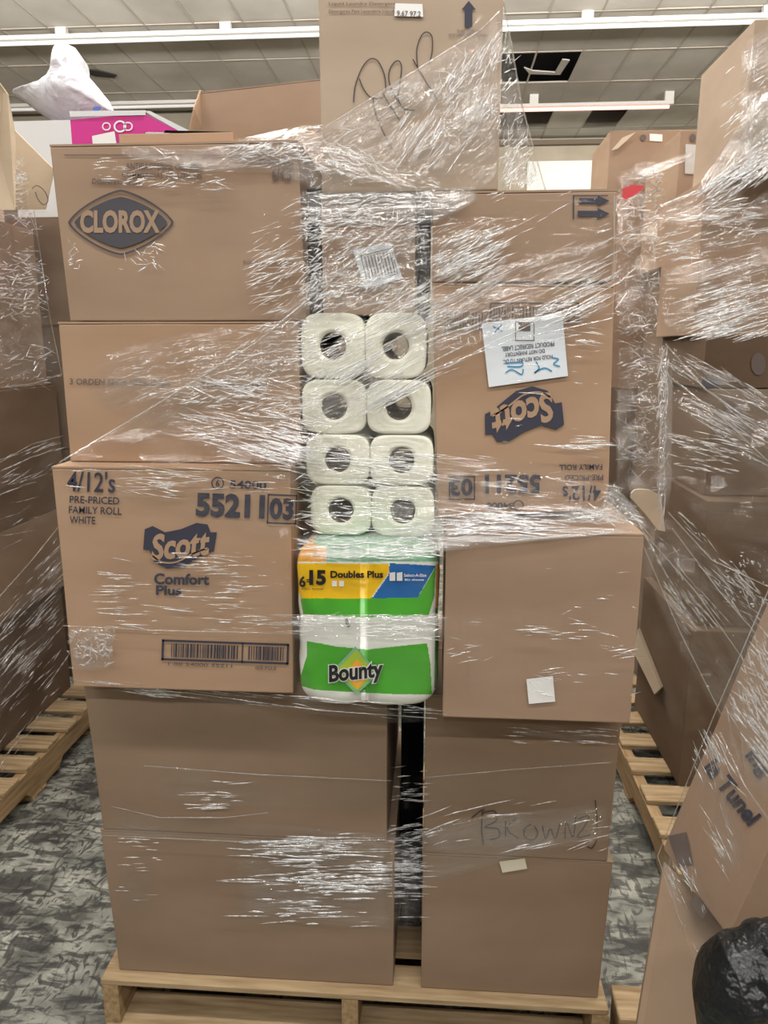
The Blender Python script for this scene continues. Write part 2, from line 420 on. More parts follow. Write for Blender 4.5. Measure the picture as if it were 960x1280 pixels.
# ================================================================== MAIN STACK (left column)
LCOL = 'cartons on the central pallet'
b5 = carton('plain brown carton at the lower left, resting directly on the pine pallet', X_(137, 1120), X_(492, 1120), .1405, .519, 1.5, .5, K_dark, LCOL, lean=(-.008, .002, .0, .008))
b4 = carton('plain brown carton at left, second up from the pallet under the upright 5521103 carton', X_(119, 950), X_(484, 950), .5195, .899, 1.5, .5, K_dark, LCOL, lean=(-.012, .0, .0, .004))
b3 = carton('carton printed 5521103 right way up with banner logo, left of the towel pack', X_(77, 700, 1.44), X_(366, 700, 1.44), .93-.03, 1.37, 1.44, .5, K_tan, LCOL, lean=(-.003, .0, -.006, .0))
b2 = carton('tan carton between the diamond logo carton and the upright 5521103 carton', X_(80, 490), X_(375, 490), 1.371, 1.650, 1.5, .5, K_tan, LCOL)
b1 = carton('carton with the dark diamond shaped logo on top of the left column', X_(75, 290), X_(378, 290), 1.651, 1.975, 1.5, .52, K_mid, LCOL, lean=(-.006, -.004, .004, .004))
# right column
b8 = carton('plain brown carton at lower right of the stack, resting on the pallet', X_(527, 1150), X_(758, 1150), .1405, .497, 1.5, .5, K_dark, LCOL, lean=(0, .006, -.006, 0))
b7 = carton('brown carton with BROWN marker writing, second up in the right column', X_(530, 980), X_(767, 980), .4975, .879, 1.5, .5, K_dark, LCOL, lean=(0, .008, -.002, 0))
b6 = carton('plain brown carton with a small white square sticker right of the towel pack', X_(555, 780, 1.40), X_(797, 780, 1.40), .8795, 1.262, 1.40, .55, K_mid, LCOL)
b9 = carton('upside down 5521103 carton with inverted logo and white return sheet', X_(544, 490), X_(763, 490), 1.275, 1.720, 1.5, .5, K_tan, LCOL, lean=(-.008, -.004, .01, .008), dz=(0, -.006, .012, -.010))
b10 = carton('shallow tan carton with two dark side arrows atop the right column', X_(540, 300), X_(768, 300), 1.7205, 1.882, 1.5, .5, K_mid, LCOL)
b11 = carton('film wrapped carton with crumpled label sheet above the towel rolls', X_(399, 300), X_(519, 300), P(460, 393).z, 1.882, 1.53, .45, K_mid, LCOL)
b12 = carton('tall pale carton with up arrow and marker scrawl at the very top', X_(400, 120), X_(626, 120), 1.883, 2.36, 1.5, .45, K_light, LCOL)

# ---- prints
def T(B, s, cx_, cy_, w_, h_, ang=0, bold=.02, mat=None, name='printed_text', off=.0025, shear=0, arc=0):
    v, f = text2(s, cx_, cy_, w_, h_, ang, bold, shear, arc); return decal(B, name, v, f, mat or INK, off)
# diamond logo
def rhomb(cx_, cy_, a, b_, n=1.35, k=48):
    return [(cx_ + a * math.copysign(abs(math.cos(t)) ** (2 / n), math.cos(t)), cy_ + b_ * math.copysign(abs(math.sin(t)) ** (2 / n), math.sin(t))) for t in [2 * math.pi * i / k for i in range(k)]]
def ring(outer, inner):
    k = len(outer); return list(outer) + list(inner), [(i, (i + 1) % k, k + (i + 1) % k, k + i) for i in range(k)]
v = ring(rhomb(151, 278, 66, 41), rhomb(151, 278, 63, 38.5)); decal(b1, 'logo_outline', *v, INKC)
v = poly2(rhomb(151, 278, 58, 32)); decal(b1, 'logo_diamond', *v, INKC, .0025)
T(b1, 'CLOROX', 150, 277, 100, 29, 0, .045, K_mid, 'logo_lettering', .0034)
T(b1, 'ANTIBACTERIAL CLEANER', 205, 208, 96, 8, -1, .01, INK2); T(b1, 'COMMERCIAL SOLUTIONS', 202, 219, 100, 6, -1, .01, INK2); T(b1, 'DISINFECTING', 145, 227, 60, 7, -1, .01, INK2)
T(b1, '00036', 345, 203, 42, 8, -1, .02, INK2); T(b1, '6/4.5', 352, 218, 24, 16, -1, .02, INK2)
T(b1, 'BLEACH CO. OAKLAND CA', 336, 328, 64, 4, -1, .01, INK2)
decal(b1, 'flap_crease', *rect2(80, 193, 372, 194.2), INK2, .0022)
# carton b2
T(b2, '3 ORDEN SECA ESTA CAJA', 150, 479, 126, 10, -1, .01, INK2); T(b2, 'THIS WAY UP', 290, 482, 80, 7, -2, .01, INK2)
# Comfort plus
def scott_logo(B, cx_, cy_, ang, s=1.0):
    pts = [(-46, -22), (-36, -26), (-20, -18), (0, -22), (20, -30), (34, -28), (38, -18), (46, -18), (42, 6), (34, 8), (20, 16), (2, 26), (-18, 28), (-34, 20), (-40, 4), (-48, 4)]
    tr = lambda q: [(cx_ + s * (x * math.cos(math.radians(ang)) + y * math.sin(math.radians(ang))), cy_ + s * (-x * math.sin(math.radians(ang)) + y * math.cos(math.radians(ang)))) for x, y in q]
    decal(B, 'logo_banner', *poly2(tr(pts)), INK)
    v, f = text2('Scott', 0, 0, 74, 34, 6, .035, .2); T_ = tr([(x, y - 2) for x, y in v]); decal(B, 'logo_lettering', T_, f, K_tan, .0034)
    sw, f = stroke2([(-36, 12), (-24, 20), (-6, 20), (14, 10), (34, 2)], 2); decal(B, 'logo_swoosh', tr(sw), f, K_tan, .0034)
scott_logo(b3, 226, 683, 0, .98)
T(b3, "4/12's", 114, 602, 60, 26, -2, .012); T(b3, 'PRE-PRICED', 118, 625, 62, 9, -2, .008, INK); T(b3, 'FAMILY ROLL', 119, 638, 66, 9, -2, .008, INK); T(b3, 'WHITE', 103, 650, 32, 9, -2, .008, INK)
T(b3, '54000', 310, 606, 46, 10, -2, .02); decal(b3, 'printed_ring', *ring(rhomb(272, 604, 8, 8, 2, 24), rhomb(272, 604, 6.5, 6.5, 2, 24)), INK); T(b3, '6', 272, 604, 5, 8, 0, .02)
T(b3, '55211', 288, 632, 86, 30, -2, .045); T(b3, '03', 352, 636, 30, 27, -2, .04); decal(b3, 'number_frame', *rot2(frame2(334, 618, 371, 655, 1.8), 352, 636, -2), INK)
T(b3, 'Comfort', 227, 724, 69, 14, -1, .035); T(b3, 'Plus', 211, 738, 32, 12, -1, .035)
def barcode(B, x0, y0, x1, y1, ang=-1):
    L_ = [frame2(x0, y0, x1, y1, 2.6), rect2(x0 + (x1 - x0) * .63, y0, x0 + (x1 - x0) * .64, y1)]
    x = x0 + 12; rr = random.Random(3)
    while x < x1 - 6:
        wd = rr.choice([.9, .9, 1.5, 2.2]);
        if not (x0 + (x1 - x0) * .59 < x < x0 + (x1 - x0) * .68): L_.append(rect2(x, y0 + 4.5, x + wd, y1 - 4.5))
        x += wd + rr.choice([.9, 1.2, 2.0])
    decal(B, 'printed_barcode', *rot2(merge2(*L_), (x0 + x1) / 2, (y0 + y1) / 2, ang), INK)
barcode(b3, 202, 802, 361, 828, -2)
T(b3, '1 00 54000 55211', 250, 831, 80, 4, -2, .01, INK2); T(b3, '05703', 332, 835, 26, 4, -2, .01, INK2)
# upside-down carton
scott_logo(b9, 652, 516, 190, 1.08)
T(b9, '55211', 641, 605, 70, 24, 180, .04); T(b9, '03', 577, 609, 28, 22, 180, .035); decal(b9, 'number_frame', *frame2(561, 595, 594, 625, 1.8), INK)
T(b9, "4/12's", 727, 617, 48, 20, 181, .02); T(b9, 'FAMILY ROLL', 726, 584, 54, 7, 181, .008, INK); T(b9, 'PRE-PRICED', 730, 597, 48, 7, 181, .008, INK)
T(b9, '54000', 625, 632, 34, 8, 180, .02); decal(b9, 'printed_ring', *ring(rhomb(648, 632, 7, 7, 2, 24), rhomb(648, 632, 5.5, 5.5, 2, 24)), INK)
L_ = [frame2(612, 378, 724, 402, 2.2)]; r2 = random.Random(8); x = 556
while x < 720:
    wd = r2.choice([1, 1.6, 2.4]); L_.append(rect2(x, 383 if x > 612 else 390, x + wd, 398 if x > 612 else 414)); x += wd + r2.choice([1.2, 2])
decal(b9, 'printed_barcode', *merge2(*L_), INK2)
# return sheet: real flat sheet
sheet = decal(b9, 'return_sheet', *poly2([(602, 404), (703, 392), (710, 470), (611, 484)]), PAPER, .0036, 'pale blue white paper sheet with upside down printed lines')
def TS(s, x, y, w_, h_, mat, ang=186): T(b9, s, x, y, w_, h_, ang, .012, mat, 'sheet_print', .0046)
TS('PRODUCT REDIRECT LABEL', 660, 433, 66, 6, INK); TS('DO NOT INVENTORY', 656, 441, 50, 5, INK); TS('HOLD FOR RETURN TO DC', 660, 449, 62, 5, INK)
decal(b9, 'sheet_print', *frame2(644, 402, 668, 426, 1), INK2, .0046); decal(b9, 'sheet_print', *rect2(648, 402, 663, 414), INK2, .0044)
for s in ([(616, 408), (628, 414)], [(627, 406), (617, 416)], [(632, 454), (652, 453), (651, 458), (634, 458)], [(632, 466), (640, 462), (652, 468), (654, 461)], [(670, 452), (674, 460), (668, 466)], [(690, 447), (698, 449), (692, 455), (700, 458)], [(668, 466), (680, 460), (690, 464)]):
    decal(b9, 'handwriting', *stroke2(s, 1.6), BLUEINK, .0048)
# arrows on b10
def arrow(x0, y0, x1, h_): return poly2([(x0, y0 - h_ * .28), (x1 - 15, y0 - h_ * .28), (x1 - 15, y0 - h_ * .55), (x1, y0), (x1 - 15, y0 + h_ * .55), (x1 - 15, y0 + h_ * .28), (x0, y0 + h_ * .28)])
decal(b10, 'printed_arrow', *arrow(724, 251, 762, 12), INK); decal(b10, 'printed_arrow', *arrow(722, 267, 762, 13), INK); decal(b10, 'printed_line', *rect2(716, 245, 717.8, 274), INK); decal(b10, 'printed_line', *rect2(716, 244, 760, 245.2), INK)
# tall carton
T(b12, 'Liquid Laundry Detergent', 453, 5, 84, 5, 0, .01, INK2); T(b12, 'Detergente Para Lavanderia Liquido', 453, 14.5, 84, 5, 0, .01, INK2)
decal(b12, 'paper_sticker', *poly2([(494, 4), (528, 5), (529, 21), (493, 20)]), WHITE, .003); T(b12, '9.67 97.2', 511, 17, 30, 7, -2, .01, INK2, 'sticker_print', .004)
decal(b12, 'printed_arrow', *poly2([(586, 1), (595, 12), (590.5, 12), (590.5, 34), (581, 34), (581, 12), (577, 12)]), INK)
T(b12, 'THIS SIDE UP', 586, 39, 30, 4, 0, .01, INK2); T(b12, 'ESTE LADO HACIA ARRIBA', 585, 44, 48, 3.5, 0, .01, INK2)
for s in ([(442, 128), (444, 108), (452, 86), (462, 74), (472, 76), (480, 92), (482, 110), (478, 122), (464, 122), (455, 112), (449, 98)],
          [(498, 128), (488, 108), (486, 92), (491, 80), (498, 76), (502, 84), (500, 104), (498, 124), (506, 136), (518, 138)],
          [(478, 116), (490, 136), (505, 158)], [(522, 84), (521, 62), (526, 46), (533, 40), (540, 46), (540, 66), (536, 80)], [(516, 74), (530, 98), (546, 124)], [(466, 122), (472, 150), (490, 186)]):
    decal(b12, 'handwriting', *stroke2(s, 1.5), MARK)
# BROWN scrawl
for s in ([(590, 1022), (600, 1014), (606, 1012)], [(603, 1014), (602, 1036), (604, 1056)], [(603, 1016), (618, 1014), (620, 1026), (606, 1034), (622, 1036), (624, 1046), (612, 1050)],
          [(632, 1026), (632, 1046)], [(646, 1022), (634, 1036), (648, 1048)], [(664, 1030), (656, 1036), (656, 1046), (666, 1050), (672, 1042), (668, 1032)],
          [(678, 1032), (682, 1048), (688, 1036), (694, 1048), (700, 1030)], [(706, 1048), (708, 1028), (716, 1046), (720, 1020)], [(722, 1024), (736, 1020), (730, 1034), (722, 1046), (738, 1044)],
          [(744, 1000), (746, 1020), (746, 1036)], [(746, 1050), (740, 1060), (734, 1058)]):
    decal(b7, 'handwriting', *stroke2(s, 1.7), MARK)
decal(b6, 'square_sticker', *poly2([(658, 849), (691, 845), (694, 877), (661, 880)]), WHITE, .003)
decal(b8, 'torn_label', *poly2([(624, 1077), (656, 1073), (659, 1086), (628, 1091)]), plain('yellowed_paper', (206, 200, 182), .7), .003)
# crumpled label on b11
sh = decal(b11, 'label_sheet', *poly2([(441, 312), (488, 303), (503, 348), (456, 361)]), PAPER, .006)
L_ = []
for k in range(9): L_.append(rect2(458 + k * 4, 317, 459.5 + k * 4, 345))
decal(b11, 'printed_barcode', *rot2(merge2(*L_, frame2(454, 314, 494, 348, 1)), 474, 331, 14), INK2, .0072)
bb0 = P(497, 1170, 1.70); 
b = bmesh.new(); boxbm(b, X_(493, 1100, 1.5) + .004, X_(526, 1100, 1.5) - .004, 1.70, 1.95, .1405, .898); bmesh.ops.bevel(b, geom=list(b.edges), offset=.003, segments=1, affect='EDGES')  # added black block closing off the view through the gap
tag(bm_obj('black_gap_filler', b, BLACKM), 'added narrow black block set back in the dark gap between the two lower carton columns', 'filler')
# black boards filling the gaps each side of b11
for (xa, xb, lab) in ((379, 399, 'narrow black board filling the gap left of the film wrapped label carton'), (521, 535, 'narrow black board filling the gap right of the film wrapped label carton')):
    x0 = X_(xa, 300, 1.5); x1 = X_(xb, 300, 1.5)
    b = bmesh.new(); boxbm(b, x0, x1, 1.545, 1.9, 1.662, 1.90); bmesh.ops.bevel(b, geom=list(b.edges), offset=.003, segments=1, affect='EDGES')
    tag(bm_obj('black_gap_board', b, BLACKM), lab, 'board')

# ================================================================== PAPER TOWEL ROLLS seen end on
def towel_roll(label, x0, x1, z0, z1, Y):
    cx_, cz = (x0 + x1) / 2, (z0 + z1) / 2; a = (x1 - x0) / 2 * .998; b_ = (z1 - z0) / 2 * .985
    t = empty('paper_towel_roll', (cx_, Y, z0)); tag(t, label, 'paper roll', 'paper towel rolls seen end on above the towel pack')
    k = 64; V = []; Fc = []; hr = .0255; n_ = 4.2
    def prof(s, y, circ=False):
        out = []
        for i in range(k):
            th = 2 * math.pi * i / k; c, s_ = math.cos(th), math.sin(th)
            if circ: out.append((hr * c * s, y, (cz - z0) + hr * s_ * s))
            else:
                out.append((a * s * math.copysign(abs(c) ** (2 / n_), c), y, (cz - z0) + b_ * s * math.copysign(abs(s_) ** (2 / n_), s_)))
        return out
    rings = [prof(1, .006, True)]
    # end face built as spiral-wound rings, softly wavy
    for q in range(1, 9):
        f = q / 9; inn = prof(1, 0, True); ou = prof(.975, 0)
        rings.append([(inn[i][0] * (1 - f) + ou[i][0] * f, .0007 * math.sin(q * 2.4) + .0015 * noise.noise(Vector((i * .2, q, cx_ * 50))), inn[i][2] * (1 - f) + ou[i][2] * f) for i in range(k)])
    rings += [prof(.985, .001), prof(.995, .004), prof(1, .010), prof(1, .10), prof(1, .262), prof(.96, .28), prof(.4, .28)]
    for r_ in rings: V += r_
    for j in range(len(rings) - 1):
        for i in range(k): Fc.append((j * k + i, j * k + (i + 1) % k, (j + 1) * k + (i + 1) % k, (j + 1) * k + i))
    mesh('paper_body', V, Fc, TISSUE, t, True)
    V = []; Fc = []
    for (rr, y) in ((.0255, .005), (.0245, .004), (.0238, .006), (.0238, .27), (.0255, .27)):
        for i in range(k): V.append((rr * math.cos(2 * math.pi * i / k), y, (cz - z0) + rr * math.sin(2 * math.pi * i / k)))
    for j in range(4):
        for i in range(k): Fc.append((j * k + i, j * k + (i + 1) % k, (j + 1) * k + (i + 1) % k, (j + 1) * k + i))
    mesh('cardboard_core', V, Fc, CORE, t, True)
    return t
rows = [(390, 474, 376, 456, 533), (474, 543, 377, 458, 539), (543, 607, 382, 462, 542), (607, 670, 388, 464, 543)]
nm = ['top', 'second', 'third', 'bottom']
for i, (ya, yb, xa, xm, xb) in enumerate(rows):
    z1 = P(455, ya).z; z0 = P(455, yb).z; ym = (ya + yb) / 2
    towel_roll('left paper towel roll of the %s pair, seen end on under film' % nm[i], X_(xa, ym), X_(xm, ym), z0, z1, 1.5)
    towel_roll('right paper towel roll of the %s pair, seen end on under film' % nm[i], X_(xm, ym), X_(xb, ym), z0, z1, 1.5)

# ================================================================== TOWEL PACK
def towel_pack():
    Y0 = 1.385; xl = X_(368, 790, 1.40); xr = X_(548, 790, 1.40); xm = X_(458, 790, 1.40); z0 = .903; z1 = 1.222
    W = (xr - xl) / 2; D = .24
    org = Vector(((xl + xr) / 2, Y0 + D / 2, z0))
    # plan outline: two lobes in front, rounded sides
    NU = 480; NV = 230
    out = []
    for i in range(NU):
        th = 2 * math.pi * i / NU; c, s = math.cos(th), math.sin(th); n_ = 4.5
        x = W * math.copysign(abs(c) ** (2 / n_), c); y = (D / 2) * math.copysign(abs(s) ** (2 / n_), s)
        if s < 0: y += 0 * math.exp(-(x / .018) ** 2)
        out.append((x, y))
    dense = []
    for i in range(4000):
        th = 2 * math.pi * i / 4000; c, s = math.cos(th), math.sin(th); n_ = 4.5
        dense.append((W * math.copysign(abs(c) ** (2 / n_), c), (D / 2) * math.copysign(abs(s) ** (2 / n_), s), s))
    acc = [0]
    for i in range(1, 4001): acc.append(acc[-1] + math.hypot(dense[i % 4000][0] - dense[i - 1][0], dense[i % 4000][1] - dense[i - 1][1]))
    out = []; i = 0
    for q in range(NU):
        t = acc[-1] * q / NU
        while acc[i + 1] < t: i += 1
        x, y, s = dense[i]
        out.append((x, y))
    V = []
    for j in range(NV + 1):
        f = j / NV; z = f * (z1 - z0)
        e = 1.0
        rb = .035
        if z < rb: e = 1 - .14 * (1 - math.sqrt(max(0, 1 - ((rb - z) / rb) ** 2)))
        tz = (z1 - z0) - z
        if tz < .045: e = 1 - .22 * (1 - math.sqrt(max(0, 1 - ((.045 - tz) / .045) ** 2)))
        waist = 1 - .022 * math.exp(-((z - .165) / .025) ** 2)
        for (x, y) in out:
            n = .0022 * noise.noise(Vector((x * 30, y * 30, z * 22)))
            if y < 0: n2 = .016 * math.exp(-(x / .02) ** 2) * (.2 + .8 * max(0, 1 - z / .05) + .8 * max(0, 1 - tz / .06))
            else: n2 = 0
            V.append((x * e * waist + n, y * e * (1 - .02 * math.exp(-((z - .165) / .02) ** 2)) + n + n2, z))
    Fc = []
    for j in range(NV):
        for i in range(NU): Fc.append((j * NU + i, j * NU + (i + 1) % NU, (j + 1) * NU + (i + 1) % NU, (j + 1) * NU + i))
    Fc.append(tuple(range(NU))[::-1]); Fc.append(tuple(NV * NU + i for i in range(NU)))
    # printed design laid on by where each patch sits on the wrapper
    def pip(x, y, poly):
        c = False; n = len(poly); j = n - 1
        for i in range(n):
            if (poly[i][1] > y) != (poly[j][1] > y) and x < (poly[j][0] - poly[i][0]) * (y - poly[i][1]) / (poly[j][1] - poly[i][1]) + poly[i][0]: c = not c
            j = i
        return c
    def px(v):
        d = np.array(v) + np.array(org) - CAM; wv = d @ fw; return 480 + F * (d @ rt) / wv, 640 - F * (d @ up) / wv
    Yel = [(366, 704), (486, 705), (486, 716), (463, 748), (376, 748), (366, 720)]
    Blu = [(487, 704), (545, 707), (535, 724), (522, 747), (465, 748), (486, 718)]
    Gr1 = [(376, 747), (522, 747), (536, 724), (545, 707), (543, 745), (536, 769), (455, 772), (379, 768), (376, 752)]
    Gr2 = [(384, 801), (420, 808), (458, 812), (495, 808), (534, 804), (538, 830), (540, 868), (500, 868), (420, 864), (392, 862), (372, 856), (378, 838), (384, 818)]
    mi = []
    for f in Fc:
        if len(f) > 4: mi.append(5 if f[0] else 0); continue
        c = (np.array(V[f[0]]) + np.array(V[f[2]])) / 2
        m = 0
        if c[1] < -.02 and abs(c[0]) < W * .99:
            x, y = px(c)
            if y < 702: m = 5 if x > 408 else 4
            elif pip(x, y, Yel): m = 2
            elif pip(x, y, Blu): m = 3
            elif pip(x, y, Gr1) or pip(x, y, Gr2): m = 1
        if c[0] > W * .955 and m == 0:
            x, y = px(c)
            if 705 < y < 760: m = 4
            elif y < 860 and y >= 760: m = 1
        mi.append(m)
    o = mesh('paper_towel_pack', V, Fc, [WRAPW, GREEN, YELLOW, BLUE, ORANGE, PALEG], None, True, mi)
    o.location = org; tag(o, 'green, yellow and blue paper towel multipack in clear film at stack centre', 'paper towel pack')
    B = Box(); B.o = o; B.org = org
    def lay(name, vf, mat, off):
        # drop each letter point onto the lobed front of the wrapper
        W_ = []
        for (x, y) in vf[0]:
            p = P(x, y, Y0); lx = p.x - org.x
            n_ = 4.5; yy = -(D / 2) * max(0., 1 - abs(min(.98, abs(lx) / W)) ** n_) ** (1 / n_) 
            p = P(x, y, org.y + yy - off - .004); W_.append(p - org)
        return mesh(name, W_, vf[1], mat, o)
    def tt(name, s, x, y, w_, h_, mat, off=.001, ang=0, bold=.03, shear=0): lay(name, text2(s, x, y, w_, h_, ang, bold, shear), mat, off)
    tt('printed_text', '6', 378, 727, 8, 14, TBLK); tt('printed_text', '=', 385, 726, 4, 4, TBLK); tt('printed_text', '15', 397, 722, 21, 19, TBLK, bold=.05)
    tt('printed_text', 'Doubles Plus', 446, 718, 66, 9, TBLK, bold=.04)
    for x in (415, 424): lay('roll_symbol', poly2([(x, 726), (x + 6, 726), (x + 6, 733), (x, 733)]), WHITE, .001)
    tt('printed_text', 'ROLLS', 382, 736, 10, 2.5, TBLK, bold=.0); tt('printed_text', 'REGULAR', 397, 736, 14, 2.5, TBLK, bold=.0)
    for x in (487, 496): lay('roll_symbol', poly2([(x, 716), (x + 7, 715), (x + 7, 726), (x, 726)]), WHITE, .001)
    tt('printed_text', 'Select-A-Size', 519, 719, 28, 4, WHITE, bold=.02); tt('printed_text', 'Big sheets', 518, 725, 24, 3.5, WHITE, bold=.02)
    lay('logo_glow', poly2([(444, 808), (474, 842), (446, 868), (416, 838)]), PALEG, .0008)
    lay('logo_diamond', poly2([(445, 812), (470, 842), (446, 864), (420, 838)]), plain('pack_lime', (170, 200, 50), .3), .0014)
    lay('logo_diamond', poly2([(446, 824), (462, 842), (447, 862), (430, 842)]), ORANGE, .002)
    tt('logo_outline', 'Bounty', 445, 842, 70, 30, WHITE, .003, 6, .085, .1)
    tt('logo_lettering', 'Bounty', 445, 842, 68, 28, TBLK, .0042, 6, .035, .1)
    lay('ink_smudge', poly2([(431, 775), (434, 772), (436, 778), (439, 782), (435, 785), (432, 780)]), INK, .002)
    return o
towel_pack()

# ================================================================== FILM DEPTH MAP of the main stack
G = 4; Hh, Ww = 1500 // G, 1200 // G; OX = 100; OY = 60
ymap = np.full((Hh, Ww), 1.62)
gy, gx = np.mgrid[0:Hh, 0:Ww]; PXg = gx * G - OX; PYg = gy * G - OY
for (x0, y0, x1, y1, Y) in ((60, 180, 385, 402, 1.5), (75, 395, 385, 585, 1.5), (70, 572, 372, 850, 1.44), (108, 846, 490, 1235, 1.5), (525, 880, 770, 1245, 1.5),
                          (552, 665, 800, 884, 1.40), (535, 350, 770, 642, 1.5), (530, 238, 770, 352, 1.5), (398, -60, 628, 240, 1.5), (372, 238, 545, 672, 1.5), (362, 690, 556, 886, 1.372), (375, 670, 550, 700, 1.43)):
    mk = (PXg >= x0) & (PXg <= x1) & (PYg >= y0) & (PYg <= y1); ymap[mk] = np.minimum(ymap[mk], Y)
def box1(a, r, fn):
    out = a.copy()
    for ax in (0, 1):
        st = [np.roll(out, k, ax) for k in range(-r, r + 1)]; out = fn(np.array(st), 0)
    return out
ymap = box1(ymap, 3, np.min); ymap = box1(ymap, 3, np.mean); ymap = box1(ymap, 2, np.mean)
def FY(x, y):
    a = (y + OY) / G; b_ = (x + OX) / G; i = int(max(0, min(Hh - 2, a))); j = int(max(0, min(Ww - 2, b_))); f = min(1, max(0, a - i)); g = min(1, max(0, b_ - j))
    return (ymap[i, j] * (1 - f) + ymap[i + 1, j] * f) * (1 - g) + (ymap[i, j + 1] * (1 - f) + ymap[i + 1, j + 1] * f) * g

wrap = empty('stretch_wrap', (-.15, 1.5, .1)); tag(wrap, 'clear stretch film wound around the central stack of cartons', 'plastic wrap')
def lerp_poly(pts, t):
    k = len(pts) - 1; a = t * k; i = min(int(a), k - 1); f = a - i
    return tuple(pts[i][q] * (1 - f) + pts[i + 1][q] * f for q in range(len(pts[i])))
def sheet_band(parent, name, top, bot, mat, place, amp=.003, nu=120, nv=30, fu=2.2, fv=26, seed=0, rag=0.):
    """a strip of film between two edges; place(x,y,(extra)) gives its world point; real pleats run along it"""
    V = []; UV = []; Fc = []; U2 = []
    ul = 0; prev = None; L0 = []
    for i in range(nu + 1):
        u = i / nu; a = lerp_poly(top, u); b_ = lerp_poly(bot, u)
        pa = place(*a); pb = place(*b_)
        m = (pa + pb) / 2
        if prev is not None: ul += (m - prev).length
        prev = m; wv = (pa - pb).length
        for j in range(nv + 1):
            v_ = j / nv
            if rag: 
                e = rag * noise.noise(Vector((ul * 30, (0 if v_ < .5 else 9) + seed, 0)))
                vv = v_ + (e if v_ in (0, 1) else 0)
            else: vv = v_
            q = tuple(a[k] * (1 - vv) + b_[k] * vv for k in range(len(a)))
            p = place(*q)
            d = noise.noise(Vector((ul * fu + seed * 7.7, v_ * wv * fv, seed))) + .5 * noise.noise(Vector((ul * fu * 3, v_ * wv * fv * 2.3, seed + 5)))
            tc_ = (Vector(CAM) - p).normalized()
            V.append(p + tc_ * (amp * (1 + d)))
            UV.append((ul + seed * 1.37, v_ * wv + seed * .71)); U2.append((min(u, 1 - u) * 8, min(v_, 1 - v_) * 6))
    for i in range(nu):
        for j in range(nv): Fc.append((i * (nv + 1) + j, i * (nv + 1) + j + 1, (i + 1) * (nv + 1) + j + 1, (i + 1) * (nv + 1) + j))
    V = [v - parent.location for v in V]
    return mesh(name, V, Fc, mat, parent, True, None, UV, U2)
def rope(parent, pts, place, r=.0022, mat=None, seed=0, name='film_edge'):
    """rolled film edge: thin twisted cord"""
    n = max(12, int(len(pts) * 14)); V = []; UV = []; Fc = []; k = 6; L = 0; pr = None
    C_ = []
    for i in range(n + 1): C_.append(place(*lerp_poly(pts, i / n)))
    for i, c in enumerate(C_):
        t = (C_[min(i + 1, n)] - C_[max(i - 1, 0)]).normalized(); a = t.cross(Vector((0, 1, .1))).normalized(); b_ = t.cross(a)
        if pr: L += (c - pr).length
        pr = c
        rr = r * (.7 + .6 * abs(noise.noise(Vector((L * 25, seed, 0)))))
        tc_ = (Vector(CAM) - c).normalized() * .006
        for q in range(k):
            th = 2 * math.pi * q / k; V.append(c + tc_ + (a * math.cos(th) + b_ * math.sin(th) * .6) * rr); UV.append((L, q / k * .02))
    for i in range(n):
        for q in range(k): Fc.append((i * k + q, i * k + (q + 1) % k, (i + 1) * k + (q + 1) % k, (i + 1) * k + q))
    V = [v - parent.location for v in V]
    return mesh(name, V, Fc, mat or FM_E, parent, True, None, UV, [(1, 1)] * len(V))
def crease_glint_mat():
    m = bpy.data.materials.new('film_crease'); m.use_nodes = True; T = m.node_tree; N = T.nodes; L = T.links; N.clear()  # white fold material that paints the film glints
    out = N.new('ShaderNodeOutputMaterial'); uv = N.new('ShaderNodeUVMap'); uv.uv_map = 'UVMap'
    ns = N.new('ShaderNodeTexNoise'); ns.inputs['Scale'].default_value = 70; ns.inputs['Detail'].default_value = 2; L.new(uv.outputs[0], ns.inputs['Vector'])
    mr = N.new('ShaderNodeMapRange'); L.new(ns.outputs['Fac'], mr.inputs[0]); mr.inputs[1].default_value = .32; mr.inputs[2].default_value = .62; mr.inputs[3].default_value = .15; mr.inputs[4].default_value = .95
    tr = N.new('ShaderNodeBsdfTransparent'); gl = N.new('ShaderNodeBsdfGlossy'); gl.inputs['Roughness'].default_value = .22
    df = N.new('ShaderNodeBsdfDiffuse'); df.inputs[0].default_value = (.85, .87, .9, 1)
    m1 = N.new('ShaderNodeMixShader'); m1.inputs[0].default_value = .45; L.new(df.outputs[0], m1.inputs[1]); L.new(gl.outputs[0], m1.inputs[2])
    m2 = N.new('ShaderNodeMixShader'); L.new(mr.outputs[0], m2.inputs[0]); L.new(tr.outputs[0], m2.inputs[1]); L.new(m1.outputs[0], m2.inputs[2]); L.new(m2.outputs[0], out.inputs[0])
    return m
CREASE_GLINT = crease_glint_mat()  # white diffuse and broken opacity paint the film glints onto the folds
CLEARER = ((714, 242, 766, 277), (188, 714, 266, 746), (560, 578, 752, 634), (604, 478, 704, 556), (245, 612, 372, 656), (590, 1005, 752, 1055), (602, 425, 704, 470))
